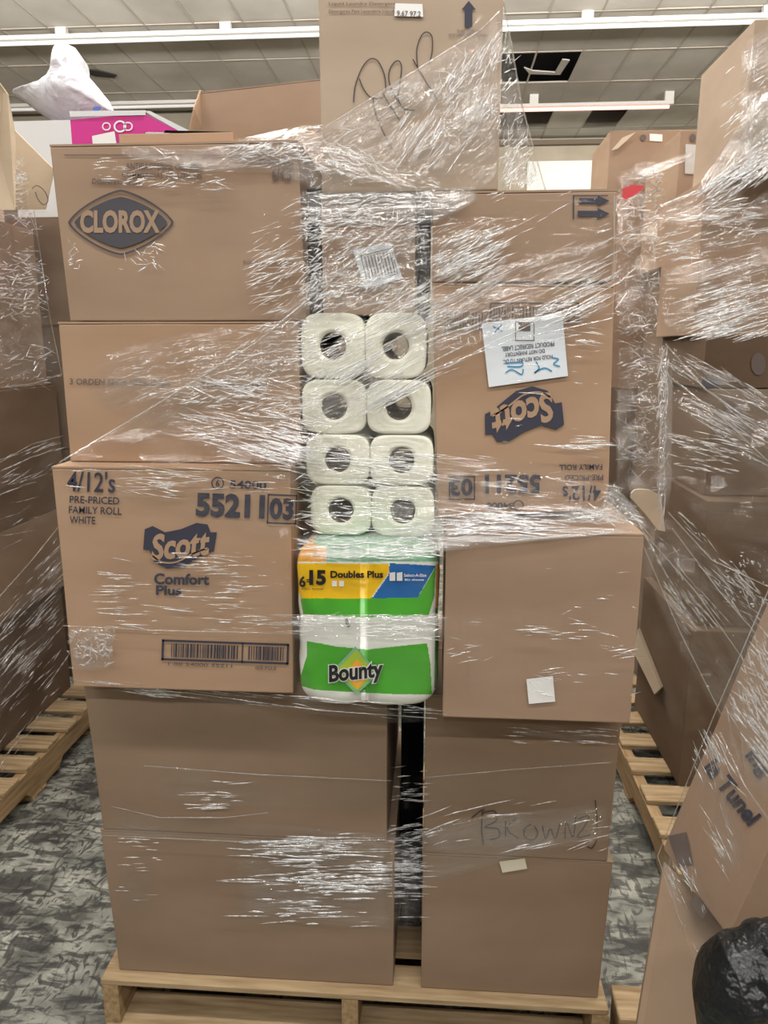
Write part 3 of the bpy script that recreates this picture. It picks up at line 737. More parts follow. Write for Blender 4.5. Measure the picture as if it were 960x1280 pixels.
def creases(parent, poly, ang, n, ln, place, wd=(.8, 1.8), seed=1, rad=.0, name='glint_creases'):
    """scattered raised folds in the film, whitened to carry its glints: each a small tapered ridge standing off the sheet"""
    rnd = random.Random(seed); xs = [p[0] for p in poly]; ys = [p[1] for p in poly]; V = []; Fc = []; UV = []
    def inside(x, y):
        c = False; j = len(poly) - 1
        for i in range(len(poly)):
            if (poly[i][1] > y) != (poly[j][1] > y) and x < (poly[j][0] - poly[i][0]) * (y - poly[i][1]) / (poly[j][1] - poly[i][1]) + poly[i][0]: c = not c
            j = i
        return c
    k = 0; n = int(n * 1.4)
    cl = [(rnd.uniform(min(xs), max(xs)), rnd.uniform(min(ys), max(ys))) for _ in range(max(3, n // 22))]
    while k < n:
        if rnd.random() < .7:
            c = rnd.choice(cl); x = rnd.gauss(c[0], 22); y = rnd.gauss(c[1], 9)
        else: x = rnd.uniform(min(xs), max(xs)); y = rnd.uniform(min(ys), max(ys))
        if not inside(x, y):
            if rnd.random() < .02: k += 1
            continue
        k += 1
        if parent is wrap and rnd.random() < .85 and any(q[0] - 8 < x < q[2] + 8 and q[1] < y < q[3] for q in CLEARER): continue
        a = math.radians(rnd.gauss(ang[0], ang[1])); l = ln[0] + (ln[1] - ln[0]) * rnd.random() ** 2; w_ = rnd.uniform(*wd) * .5 * rnd.choice((.6, .75, 1.1)); bend = rnd.uniform(-.025, .025) * l
        S_ = max(3, int(l / 7)); dx, dy = math.cos(a), -math.sin(a); nx, ny = -dy, dx
        if ny > 0: nx, ny = -nx, -ny
        b0 = len(V); u0 = rnd.uniform(0, 50)
        for i in range(S_ + 1):
            t = i / S_; tp = max(.12, math.sin(math.pi * t) ** .5) * w_; o_ = bend * math.sin(math.pi * t); X = x + dx * l * (t - .5) + nx * o_; Y_ = y + dy * l * (t - .5) + ny * o_
            c0 = place(X, Y_); e1 = place(X + nx * tp, Y_ + ny * tp); e2 = place(X - nx * tp, Y_ - ny * tp); tc_ = (Vector(CAM) - c0).normalized(); h_ = (e1 - e2).length
            V += [e1 + tc_ * .001, (e1 * .75 + e2 * .25) + tc_ * (.001 + h_ * .28), (e1 * .3 + e2 * .7) + tc_ * (.001 + h_ * .33), e2 + tc_ * .001]
            for q in range(4): UV.append((u0 + l * t * .0016, u0))
        for i in range(S_):
            for q in range(3): Fc.append((b0 + i * 4 + q, b0 + i * 4 + q + 1, b0 + i * 4 + q + 5, b0 + i * 4 + q + 4))
    V = [v - parent.location for v in V]
    return tag(mesh(name, V, Fc, CREASE_GLINT, parent, True, None, UV), kind='stuff')
def front(x, y, off=0.): return P(x, y, FY(x, y) - .008 - off)
def band(top, bot, mat, amp=.003, nu=120, nv=30, seed=0, fu=2.2, fv=26, off=0, name='film_band'):
    return sheet_band(wrap, name, top, bot, mat, lambda x, y, o=0: front(x, y, off + o), amp, nu, nv, fu, fv, seed)
def cord(pts, r=.0018, seed=0): return rope(wrap, pts, lambda x, y: front(x, y, .004), r, None, seed)

# top carton sheet and its drape on the right
band([(375, 178), (402, 160), (460, 122), (540, 72), (600, 35), (629, 8)], [(375, 245), (402, 243), (460, 243), (540, 240), (600, 240), (632, 240)], FM_C, .003, 140, 60, 1)
band([(395, 180), (430, 182), (470, 200), (520, 225)], [(395, 208), (430, 214), (470, 228), (520, 240)], FM_S, .004, 80, 20, 2, off=.004)
sheet_band(wrap, 'film_drape', [(625, 2), (626, 60), (627, 130), (628, 200), (628, 238)], [(629, 2), (640, 60), (652, 130), (668, 190), (682, 238)], FM_C, lambda x, y: P(x, y, 1.5 + (x - 625) * .003), .004, 60, 30, 5, 20, 3)
rope(wrap, [(629, 2), (640, 60), (652, 130), (668, 190), (682, 238)], lambda x, y: P(x, y, 1.5 + (x - 625) * .003), .002, None, 3)
cord([(400, 163), (460, 125), (540, 75), (600, 38), (628, 10)], .0016, 4)
# streaks across the tall carton
band([(500, 195), (560, 150), (600, 125)], [(510, 215), (575, 175), (612, 150)], FM_S, .003, 40, 14, 31, off=.006)
band([(560, 60), (590, 30), (602, 12)], [(566, 72), (598, 40), (608, 18)], FM_L, .002, 30, 8, 32, off=.006)
# top rim of the left column
band([(150, 182), (250, 184), (330, 166), (400, 150)], [(150, 196), (250, 215), (330, 215), (400, 240)], FM_C, .003, 100, 24, 5)
band([(240, 215), (320, 225), (400, 240)], [(230, 300), (320, 310), (400, 330)], FM_L, .002, 60, 20, 33)
# around the label carton
band([(372, 240), (420, 238), (480, 236), (545, 234), (600, 232)], [(372, 285), (420, 282), (480, 285), (545, 280), (600, 250)], FM_W, .003, 100, 24, 6)
band([(374, 285), (430, 282), (500, 285), (545, 278)], [(374, 398), (430, 398), (500, 395), (545, 385)], FM_C, .004, 90, 50, 7)
# arrows carton film
band([(545, 250), (590, 246), (680, 246), (766, 246)], [(545, 345), (590, 345), (680, 340), (766, 335)], FM_L, .0015, 80, 24, 8)
band([(535, 300), (570, 290), (620, 282)], [(540, 352), (580, 348), (622, 345)], FM_S, .003, 40, 20, 9, off=.004)
# great diagonal over the rolls towards upper right
band([(376, 455), (440, 410), (520, 370), (640, 325), (766, 290)], [(376, 545), (440, 515), (520, 470), (640, 420), (766, 395)], FM_S, .004, 160, 50, 10, off=.006)
cord([(385, 548), (450, 515), (540, 462), (640, 425), (765, 398)], .0016, 5)
# diagonal falling from label carton to the left column corner
band([(80, 572), (200, 500), (310, 425), (400, 340), (470, 280), (545, 238)], [(80, 590), (200, 545), (310, 500), (400, 430), (470, 345), (545, 280)], FM, .003, 200, 34, 11)
cord([(74, 578), (200, 503), (320, 428), (400, 362), (470, 300), (548, 240)], .002, 6)
# streaked patch on the tan left carton
band([(110, 450), (200, 418), (300, 400), (395, 395)], [(110, 500), (200, 540), (300, 585), (395, 600)], FM_S, .003, 150, 60, 12, off=.003)
band([(170, 545), (260, 535), (330, 548), (400, 572)], [(170, 580), (260, 588), (330, 600), (400, 615)], FM, .002, 80, 20, 13)
# horizontal bands over the lower rolls
band([(378, 500), (420, 490), (480, 488), (545, 495)], [(378, 560), (420, 562), (480, 560), (545, 560)], FM_S, .002, 70, 30, 14, off=.01)
band([(372, 555), (450, 550), (545, 560), (660, 575), (766, 590)], [(372, 672), (450, 675), (545, 672), (660, 668), (766, 640)], FM_S, .003, 160, 50, 15, off=.002)
band([(368, 668), (450, 668), (560, 640), (680, 655), (806, 662)], [(368, 700), (450, 702), (560, 690), (680, 676), (806, 664)], FM_W, .003, 140, 20, 16)
# film tail pulled to a point at the right
sheet_band(wrap, 'film_tail', [(690, 640), (750, 632), (768, 600), (775, 612), (815, 660)], [(690, 655), (750, 655), (785, 660), (800, 663), (817, 662)], FM_W, lambda x, y: P(x, y, 1.42), .004, 60, 20, 4, 26, 17)
# over the comfort carton
band([(78, 576), (200, 580), (372, 592)], [(78, 600), (200, 640), (372, 690)], FM_L, .002, 100, 24, 18)
band([(120, 700), (200, 705), (300, 700), (372, 700)], [(120, 790), (200, 800), (300, 800), (372, 795)], FM_L, .0025, 100, 30, 19)
band([(82, 786), (110, 782), (145, 790)], [(92, 838), (115, 842), (140, 836)], FM_C, .003, 30, 20, 20)
cord([(78, 782), (200, 788), (372, 792)], .001, 7)
# over the towel pack
band([(362, 766), (420, 768), (500, 768), (560, 766)], [(362, 800), (420, 804), (500, 804), (560, 800)], FM_W, .002, 70, 16, 21)
band([(362, 690), (420, 694), (500, 694), (556, 690)], [(362, 884), (420, 884), (500, 884), (556, 884)], FM_L, .0012, 70, 60, 22)
# over the stickered carton
band([(560, 690), (650, 700), (796, 690)], [(560, 870), (650, 866), (796, 860)], FM_L, .0015, 70, 50, 23)
# loose skirt at the comfort carton's foot
band([(85, 846), (200, 856), (350, 868), (480, 884), (545, 885)], [(120, 852), (220, 872), (350, 890), (480, 904), (545, 905)], FM, .002, 130, 16, 24)
cord([(90, 850), (250, 868), (400, 888), (545, 898)], .0012, 8)
# around the two lowest layers
band([(125, 1005), (200, 1020), (350, 1030), (480, 1040), (560, 1035), (660, 1010), (766, 1005)], [(128, 1045), (200, 1050), (350, 1066), (480, 1110), (560, 1100), (660, 1070), (766, 1060)], FM, .002, 200, 30, 25)
band([(295, 1050), (380, 1042), (480, 1048), (530, 1055)], [(295, 1150), (380, 1158), (480, 1164), (530, 1160)], FM_S, .003, 100, 50, 26, off=.004)
band([(532, 1035), (600, 1020), (690, 1010), (764, 1000)], [(532, 1066), (600, 1060), (690, 1062), (764, 1055)], FM_S, .003, 100, 20, 27, off=.004)
band([(180, 950), (320, 965), (490, 972), (600, 960), (766, 945)], [(180, 1000), (320, 1010), (490, 1015), (600, 1005), (766, 985)], FM_L, .002, 140, 20, 28)
band([(640, 905), (700, 908), (766, 915)], [(640, 918), (700, 926), (766, 932)], FM, .002, 40, 10, 29)
band([(150, 1080), (170, 1078), (192, 1080)], [(150, 1138), (170, 1142), (188, 1140)], FM_L, .002, 20, 16, 30)
cord([(140, 1008), (200, 1022), (280, 1022), (335, 1016)], .001, 9); cord([(180, 957), (320, 968), (490, 976)], .001, 10); cord([(126, 1044), (300, 1052), (480, 1050), (530, 1052)], .001, 11)
cord([(532, 972), (640, 962), (764, 953)], .0009, 12)
def fc(poly, ang, n, ln, wd=(.8, 1.8)):
    fc.k += 1; creases(wrap, poly, ang, n, ln, lambda x, y: front(x, y, .007), wd, fc.k)
fc.k = 100
def rc(x0, y0, x1, y1): return [(x0, y0), (x1, y0), (x1, y1), (x0, y1)]
fc(rc(374, 240, 545, 300), (12, 18), 260, (6, 26)); fc(rc(374, 290, 545, 398), (28, 14), 300, (6, 34)); fc(rc(376, 260, 400, 390), (20, 25), 90, (5, 14))
fc(rc(545, 285, 625, 350), (28, 7), 150, (10, 36), (.8, 2.2)); fc([(378, 470), (520, 380), (766, 290), (766, 385), (640, 425), (385, 560)], (27, 4), 230, (20, 110))
fc([(430, 420), (560, 330), (640, 300), (560, 390), (440, 470)], (30, 4), 110, (15, 70)); fc([(385, 390), (500, 390), (440, 470), (380, 480)], (22, 8), 70, (8, 40))
fc([(120, 450), (395, 392), (395, 520), (180, 500)], (12, 14), 330, (5, 26)); fc([(180, 480), (400, 470), (400, 600), (290, 575)], (-12, 6), 200, (10, 70)); fc([(300, 545), (385, 560), (385, 600), (310, 570)], (-14, 4), 60, (15, 50), (1, 2.4))
fc(rc(378, 545, 545, 690), (-4, 7), 240, (10, 60)); fc([(545, 560), (766, 600), (766, 650), (545, 670)], (-8, 7), 110, (12, 70)); fc(rc(555, 640, 700, 668), (-3, 6), 110, (14, 60), (1, 2.4))
fc([(720, 640), (768, 605), (805, 655), (740, 656)], (-25, 25), 90, (8, 34)); fc(rc(376, 672, 548, 700), (-2, 6), 90, (10, 46)); fc(rc(366, 768, 552, 800), (3, 6), 60, (8, 50))
fc([(300, 1050), (420, 1040), (530, 1050), (530, 1160), (420, 1160), (300, 1150)], (0, 2), 110, (15, 70), (1, 3.2)); fc([(350, 1080), (440, 1075), (530, 1080), (530, 1125), (350, 1120)], (0, 2), 90, (12, 60), (1.4, 4))
fc(rc(490, 1030, 530, 1110), (6, 8), 70, (8, 26)); fc(rc(530, 1000, 764, 1062), (14, 5), 50, (15, 70), (1, 2.6)); fc(rc(494, 958, 532, 1005), (2, 3), 20, (10, 30), (1, 2.4)); fc(rc(235, 975, 300, 1012), (1, 3), 16, (14, 40))
fc([(470, 190), (540, 110), (628, 40), (628, 120), (560, 220)], (56, 7), 90, (8, 56)); fc(rc(555, 105, 628, 175), (40, 40), 170, (4, 14)); fc(rc(495, 150, 560, 215), (55, 6), 40, (20, 60), (1, 2.2)); fc(rc(560, 60, 628, 200), (60, 20), 90, (5, 22))
fc([(395, 175), (440, 180), (545, 225), (545, 240), (395, 215)], (-20, 22), 170, (6, 26)); fc([(400, 165), (520, 88), (525, 130), (410, 178)], (32, 20), 90, (5, 20))
fc([(120, 190), (290, 195), (290, 240), (120, 230)], (6, 12), 90, (5, 26)); fc([(280, 185), (400, 155), (400, 200), (300, 205)], (8, 18), 150, (6, 30)); fc([(300, 310), (380, 240), (380, 395), (330, 395)], (22, 10), 100, (8, 40)); fc(rc(150, 305, 205, 340), (-20, 30), 22, (6, 18))
fc(rc(90, 578, 372, 622), (-4, 5), 60, (14, 60)); fc(rc(130, 690, 372, 792), (-3, 4), 110, (8, 46)); fc(rc(84, 784, 146, 836), (30, 60), 70, (5, 18)); fc(rc(372, 560, 400, 670), (-8, 20), 50, (6, 20))
fc(rc(545, 242, 766, 290), (24, 5), 26, (14, 60)); fc([(85, 848), (350, 868), (545, 886), (545, 902), (200, 872)], (-6, 3), 50, (20, 80)); fc(rc(560, 700, 796, 870), (-2, 12), 34, (6, 30)); fc(rc(660, 780, 745, 800), (-2, 3), 12, (12, 40))
fc(rc(604, 380, 766, 620), (-4, 8), 70, (6, 40)); fc(rc(690, 545, 760, 562), (-2, 3), 20, (14, 50), (1, 2.6)); fc(rc(85, 300, 100, 345), (40, 60), 14, (5, 14)); fc(rc(145, 1040, 200, 1140), (0, 3), 16, (8, 30)); fc(rc(640, 905, 766, 930), (-4, 3), 14, (20, 60))
creases(wrap, [(628, 20), (640, 60), (652, 130), (676, 232), (630, 235)], (60, 25), 170, (5, 26), lambda x, y: P(x, y, 1.5 + (x - 625) * .003 - .006), (.8, 1.8), 190)
# outer corner cords hugging the right edge
rope(wrap, [(768, 245), (768, 300), (767, 352)], lambda x, y: P(x, y, 1.495), .0022, None, 13)

# ================================================================== BEHIND THE MAIN STACK (left background)
BG = 'cartons on the pallet behind the left column'
c1 = carton('greyish carton showing behind the left column, topmost of that background pile', P(10, 300, 3.12).x, -.92, 1.69, 2.111, 3.12, .5, K_grey, BG)
c2 = carton('greyish carton showing behind the left column, second in the background pile', -1.76, -.92, 1.18, 1.689, 3.10, .5, K_grey, BG)
c3 = carton('greyish carton behind the left column, third in the background pile', -1.76, -.92, .66, 1.179, 3.10, .5, K_grey, BG)
c4 = carton('dark carton behind the upright 5521103 carton, lowest of the background pile', -1.76, -.9, .1405, .659, 3.10, .5, K_grey, BG)
c5 = carton('wide carton behind the diamond logo carton holding the tan carton up', -.90, -.2, 1.2, 2.17, 3.10, .5, K_grey, BG)
carton('tall plain carton under the wide carton, directly behind the diamond logo column', -.90, -.2, .1405, 1.199, 3.10, .5, K_grey, BG)
# open white carton with magenta end
def white_carton():
    t = empty('white_magenta_carton', (P(150, 180, 3.2).x, 3.35, 2.112)); tag(t, 'open white carton with a magenta printed panel and slanting flap behind the stack', 'box'); o = t.location
    Y = 3.13
    def pl(n, px, m, Yl, th=.004):
        pts = [P(x, y, yy) - o for (x, y), yy in zip(px, Yl)]; return plate(n, pts, th, m, t)
    zb = 2.113
    def zpt(x, y, Yv): return P(x, y, Yv)
    L0 = P(12, 152, Y); M0 = P(88, 150, Y); R0 = P(180, 142, Y)
    def quad(n, a, b_, m): return plate(n, [a - o, b_ - o, Vector((b_.x, b_.y, zb)) - o, Vector((a.x, a.y, zb)) - o], .004, m, t)
    quad('front_panel', L0, M0, CARTW); mp_ = quad('magenta_panel', M0, R0, PINK); 
    Lb = L0 + Vector((0, .5, 0)); Rb = R0 + Vector((0, .45, 0)); quad('back_panel', Lb, Rb, CARTW); quad('side_panel', L0, Lb, CARTW); quad('side_panel', R0, Rb, CARTW)
    pl('slanted_flap', [(180, 139), (188, 139), (236, 163), (226, 165)], CARTW, [3.13, 3.13, 3.13, 3.13], .006)
    pl('magenta_flap', [(180, 142), (226, 165), (180, 165)], PINK, [3.128] * 3)
    pl('top_rim', [(87, 139), (182, 138), (182, 144), (88, 146)], CARTW, [3.126] * 4, .004)
    for cx_, r in ((133, 5.5), (150, 8), (160, 6)):
        v, f = ring(rhomb(cx_, 158, r, r * .95, 2, 24), rhomb(cx_, 158, r * .72, r * .68, 2, 24)); mesh('printed_ring', [P(x, y, 3.122) - o for x, y in v], f, WHITE, t)
    v, f = poly2([(115, 170), (143, 164), (146, 182), (116, 182)]); mesh('white_square', [P(x, y, 3.123) - o for x, y in v], f, WHITE, t)
white_carton()
# thin tan tray in front of it
def slab(name, label, cat, c, mat, group=None, bevel=.004):
    o = hexa(name, c, mat, None, bevel, 2, .001); tag(o, label, cat, group); return o
def block(name, label, cat, x0, x1, y0, y1, z0, z1, mat, group=None):
    org = Vector(((x0 + x1) / 2, (y0 + y1) / 2, z0))
    c = [Vector((x0, y0, z1)), Vector((x1, y0, z1)), Vector((x1, y0, z0)), Vector((x0, y0, z0)), Vector((x0, y1, z1)), Vector((x1, y1, z1)), Vector((x1, y1, z0)), Vector((x0, y1, z0))]
    o = hexa(name, [p - org for p in c], mat, None, .003, 3, .001); o.location = org; tag(o, label, cat, group); return o
a = P(148, 170, 1.62); b_ = P(292, 170, 1.62)
block('shallow_tray', 'thin honey coloured carton lid lying on top of the diamond logo carton', 'box', a.x, b_.x, 1.62, 1.95, 1.9755, P(150, 167, 1.62).z, K_tan)
a = P(205, 163, 2.0); b_ = P(375, 163, 1.98)
# tan carton behind
tb = carton('tan carton standing behind, between the magenta carton and the tall top carton', P(250, 160, 3.3).x, P(404, 160, 3.3).x, 2.1705, P(330, 107, 3.3).z, 3.3, .28, K_mid, None, flaps=True, dz=(-.02, .02, 0, 0))
plate_o = plate('dark_flap', [P(205, 163, 3.13) - tb.org, P(290, 165, 3.0) - tb.org, P(290, 168, 3.0) - tb.org, P(205, 166, 3.13) - tb.org], .004, BLACKM, tb.o)
tf = plate('side_flap', [P(250, 112, 3.3) - tb.org, P(252, 160, 3.3) - tb.org, P(236, 165, 3.2) - tb.org, P(242, 135, 3.2) - tb.org], .004, K_tan, tb.o)

# ---- pillowy bags
def inflate(name, outline, Y, thick, mat, label, cat, amp=.03, freq=9, n=46, seed=0, zfloor=None):
    xs = [p[0] for p in outline]; ys = [p[1] for p in outline]; cxp = sum(xs) / len(xs); cyp = sum(ys) / len(ys)
    m = len(outline) * 8; ringp = [lerp_poly(outline + [outline[0]], i / m) for i in range(m)]
    V = []; Fc = []; K = 14
    for side in (-1, 1):
        for j in range(K + 1):
            f = j / K
            for i in range(m):
                x = cxp + (ringp[i][0] - cxp) * f; y = cyp + (ringp[i][1] - cyp) * f
                t = math.sqrt(max(0, 1 - f ** 2.2))
                p = P(x, y, Y); nz_ = noise.noise(p * freq + Vector((seed, 0, 0))) + .6 * abs(noise.noise(p * freq * 2.7 + Vector((seed, side, 0))))
                p = p + Vector((0, side * (thick * t * (1 + 0 * nz_) + amp * nz_ * min(1, t * 1.5)), 0)); V.append(p)
    per = (K + 1) * m
    for s in (0, 1):
        for j in range(K):
            for i in range(m):
                q = (s * per + j * m + i, s * per + j * m + (i + 1) % m, s * per + (j + 1) * m + (i + 1) % m, s * per + (j + 1) * m + i); Fc.append(q if s else q[::-1])
    org = Vector((P(cxp, cyp, Y).x, Y, min(v.z for v in V)))
    bm = bmesh.new(); vs = [bm.verts.new(v - org) for v in V]
    for f in Fc:
        try: bm.faces.new([vs[i] for i in f])
        except ValueError: pass
    bmesh.ops.remove_doubles(bm, verts=bm.verts, dist=.0008); bmesh.ops.recalc_face_normals(bm, faces=bm.faces)
    o = bm_obj(name, bm, mat, None, True); o.location = org; tag(o, label, cat); return o
m, N, L, bb = newmat('white_bag_plastic'); bb.inputs['Base Color'].default_value = sr(226, 230, 240); bb.inputs['Roughness'].default_value = .25
bb.inputs['Subsurface Weight'].default_value = .0
ns = N.new('ShaderNodeTexNoise'); ns.inputs['Scale'].default_value = 9; ns.inputs['Detail'].default_value = 5; ns.inputs['Distortion'].default_value = 1.2
bp = N.new('ShaderNodeBump'); bp.inputs['Distance'].default_value = .03; bp.inputs['Strength'].default_value = .8
tcn = N.new('ShaderNodeTexCoord'); L.new(tcn.outputs['Object'], ns.inputs['Vector']); L.new(ns.outputs['Fac'], bp.inputs['Height']); L.new(bp.outputs[0], bb.inputs['Normal'])
bag = inflate('plastic_bag', [(20, 121), (44, 112), (66, 100), (74, 84), (78, 66), (84, 55), (94, 60), (102, 72), (104, 88), (118, 104), (136, 126), (144, 142), (120, 150), (88, 151), (64, 150), (50, 142), (34, 130)], 3.38, .12, m, 'crumpled white plastic bag with a peaked top sitting on the white carton', 'bag', .03, 7, seed=2)
BAGB = plain('bag_blue_mark', (70, 110, 190), .4)
v, f = poly2(rhomb(121, 136, 5, 3, 2, 16)); o_ = mesh('blue_mark', [P(x, y, 3.22) - bag.location for x, y in v], f, BAGB, bag)

# ================================================================== LEFT STACK
LG = 'film wrapped cartons on the left pallet'  # aisle shade on this stack is put into darker carton colours
def sidebox(label, x1, y0, y1, z0, z1, mat, group=None, w_=.8, rot=0):
    return block('cardboard_box', label, 'box', x1 - w_, x1, y0, y1, z0, z1, mat, group)
l1 = sidebox('shaded brown film wrapped carton at far left resting on the left pallet', -1.60, 1.95, 3.0, .1405, .62, K_shaded, LG)
l2 = sidebox('honey brown film wrapped carton at far left, second up on the left pallet', -1.57, 1.95, 3.05, .6205, .95, K_dark, LG)
l3 = sidebox('brown film wrapped carton at far left, third up on the left pallet', -1.57, 1.95, 3.05, .9505, 1.45, K_shaded, LG)
l4 = sidebox('film wrapped carton at far left below the open flap carton', -1.60, 1.95, 3.04, 1.4505, 2.05, K_dark, LG)
# open carton on top with raised flap
oc = empty('open_cardboard_box', (-1.9, 2.4, 2.0505)); tag(oc, 'open pale carton with raised flaps at the top of the left stack', 'box'); o = oc.location
def quadp(n, pts, m, parent, org, th=.005): return plate(n, [p - org for p in pts], th, m, parent)
A_ = Vector((-1.625, 2.35, 2.052)); B2_ = Vector((-1.625, 2.88, 2.052))
quadp('side_panel', [A_, B2_, B2_ + Vector((0, 0, .2)), A_ + Vector((0, 0, .36))], K_pale, oc, o)
quadp('side_panel', [A_ + Vector((-.6, 0, 0)), B2_ + Vector((-.6, 0, 0)), B2_ + Vector((-.6, 0, .3)), A_ + Vector((-.6, 0, .3))], K_pale, oc, o)
quadp('back_panel', [B2_ + Vector((-.003, 0, 0)), B2_ + Vector((-.6, 0, 0)), B2_ + Vector((-.6, 0, .3)), B2_ + Vector((-.003, 0, .2))], K_pale, oc, o)
quadp('raised_flap', [P(14, 158, 2.86), P(68, 212, 2.86), P(57, 262, 2.88), P(14, 262, 2.88)], K_pale, oc, o)
quadp('raised_flap', [P(-30, 96, 2.6), P(0, 104, 2.6), P(10, 118, 2.62), P(19, 168, 2.68), P(19, 262, 2.68), P(-30, 262, 2.6)], K_pale, oc, o)
mk, f = stroke2([(40, 236), (46, 232), (55, 238), (60, 250), (55, 256), (48, 250), (44, 240)], 1.2)
mesh('handwriting', [P(x, y, 2.84) - o for x, y in mk], f, INK2, oc)
lw = empty('stretch_wrap', (-1.5, 2.4, .15)); tag(lw, 'clear stretch film around the left pallet stack', 'plastic wrap')
def pxl(x, y, off=0.): return PA(x, y, 0, -1.535 + off + .02 * noise.noise(Vector((x * .02, y * .02, 0))))
def lband(top, bot, mat, amp=.006, nu=60, nv=40, seed=0, fu=2, fv=14): return sheet_band(lw, 'film_band', top, bot, mat, pxl, amp, nu, nv, fu, fv, seed)
lband([(-60, 230), (0, 210), (30, 225), (42, 262)], [(-60, 420), (0, 400), (40, 390), (62, 395)], FM_S, seed=41)
lband([(-60, 120), (0, 170), (30, 190)], [(-60, 240), (0, 240), (36, 250)], FM, seed=42)
lband([(-60, 400), (0, 380), (40, 375), (64, 400)], [(-60, 490), (0, 482), (40, 478), (76, 470)], FM_C, seed=43)
lband([(-60, 620), (0, 580), (40, 560), (82, 545)], [(-60, 760), (0, 700), (40, 680), (84, 640)], FM, seed=44)
lband([(-60, 800), (0, 740), (40, 700), (80, 670)], [(-60, 980), (0, 900), (40, 850), (84, 780)], FM_S, seed=45)
lband([(-60, 1000), (0, 900), (40, 850), (84, 790)], [(-60, 1060), (0, 970), (40, 915), (84, 858)], FM_L, seed=46)
rope(lw, [(-30, 500), (0, 484), (40, 480), (77, 468)], pxl, .004, None, 21); rope(lw, [(42, 262), (62, 395), (77, 468)], pxl, .003, None, 22)
rope(lw, [(-30, 790), (0, 745), (40, 700), (80, 650)], pxl, .0035, None, 23); rope(lw, [(-30, 590), (0, 578), (40, 555), (78, 545)], pxl, .003, None, 24)

def lcs(poly, ang, n, ln, wd=(.8, 2)): lcs.k += 1; creases(lw, poly, ang, n, ln, lambda x, y: pxl(x, y, .02), wd, lcs.k)
lcs.k = 200
lcs([(-5, 170), (30, 200), (60, 390), (-5, 395)], (5, 25), 170, (6, 34)); lcs(rc(-5, 340, 60, 400), (10, 30), 60, (5, 18), (1, 2.6)); lcs(rc(0, 430, 74, 486), (12, 25), 50, (6, 24)); lcs([(0, 570), (78, 540), (78, 620), (0, 700)], (25, 8), 30, (14, 50))
lcs([(0, 770), (78, 660), (80, 800), (0, 890)], (46, 5), 100, (10, 56)); lcs([(0, 880), (78, 800), (80, 850), (0, 980)], (50, 6), 24, (14, 40))
# ================================================================== RIGHT ROW
RG = 'film wrapped cartons right of the aisle'  # lower cartons carry their shade as darker board colours
def rbox(label, x0, x1, y0, y1, z0, z1, mat, group=RG): return block('cardboard_box', label, 'box', x0, x1, y0, y1, z0, z1, mat, group)
r1 = rbox('lowest dark carton on the right aisle pallet, behind sloping film', .83, 1.6, 2.40, 3.0, .1405, .70, K_shaded)
r2 = rbox('brown carton second up on the right aisle pallet', .86, 1.6, 2.45, 3.0, .7005, 1.12, K_shaded)
r3 = rbox('brown carton third up on the right aisle pallet, with tape strip', .88, 1.65, 2.55, 3.05, 1.1205, 1.468, K_grey)
r4 = rbox('shadowed carton just under the wide wrapped carton on the right', .86, 1.7, 2.6, 3.1, 1.4705, 1.64, K_shaded)
r5 = rbox('wide wrapped carton on the right with its lit left side', .84, 1.75, 2.68, 3.12, 1.6405, 2.13, K_mid)
r6 = rbox('tall pale topmost carton at the right edge, left side lit', .885, 1.8, 2.50, 2.96, 2.1305, 2.52, K_light)
# background right columns
BGR = 'cartons of the farther right pile'
s1 = rbox('far tall carton with open flap and round stamp, right background', P(795, 200, 4.05).x - .13, P(795, 200, 4.05).x + .30, 4.05, 4.5, 2.1, P(795, 163, 4.05).z, K_mid, BGR)
s1.data = s1.data.copy()
s2 = rbox('far narrow carton with taped corner beside the open flap carton', P(855, 200, 3.45).x - .02, P(855, 200, 3.45).x + .3, 3.45, 3.98, 1.95, P(855, 163, 3.45).z, K_mid, BGR)
s3 = rbox('wrapped carton under the open flap carton in the right background', .86, 1.45, 4.0, 4.6, 1.4, 2.0995, K_mid, BGR)
s4 = rbox('lower wrapped carton in the far right pile', .86, 1.45, 4.0, 4.6, .7, 1.3995, K_grey, BGR)
s5 = rbox('bottom carton of the far right pile', .86, 1.45, 4.0, 4.6, .0, .6995, K_grey, BGR)
s6 = rbox('carton below the taped corner carton in the far right pile', 1.0, 1.5, 3.42, 3.98, 1.2, 1.9495, K_grey, BGR)
s7 = rbox('upright carton at floor level behind the right aisle pallet', 1.0, 1.5, 3.42, 3.98, 0, 1.1995, K_grey, BGR)
def stick(parent, name, pts, Y, mat, off=0.004, raw=None):
    v, f = raw or poly2(pts); mesh(name, [P(x, y, Y - off) - parent.location for x, y in v], f, mat, parent)
Bx = Box()
stick(s1, 'open_flap', [(795, 165), (778, 172), (764, 188), (772, 186)], 4.05, K_pale, .02)
stick(s1, 'round_stamp', None, 4.05, INK2, .004, poly2(rhomb(804, 172, 4, 4, 2, 18))); stick(s1, 'paper_label', [(812, 167), (828, 168), (828, 177), (812, 176)], 4.05, WHITE)
stick(s2, 'round_stamp', None, 3.45, INK2, .004, poly2(rhomb(866, 172, 4, 5, 2, 18))); stick(s2, 'tape_strip', [(857, 180), (872, 181), (870, 218), (856, 217)], 3.45, plain('shiny_tape', (200, 198, 196), .15))
stick(r3, 'printed_patch', None, 2.55, INK2, .004, poly2([(905, 500), (930, 505), (926, 540), (905, 534)]))
stick(r4, 'round_stamp', None, 2.6, INK2, .004, poly2(rhomb(948, 455, 9, 14, 2, 20)))
stick(r4, 'printed_patch', [(878, 470), (900, 474), (898, 492), (877, 486)], 2.6, INK, .004)
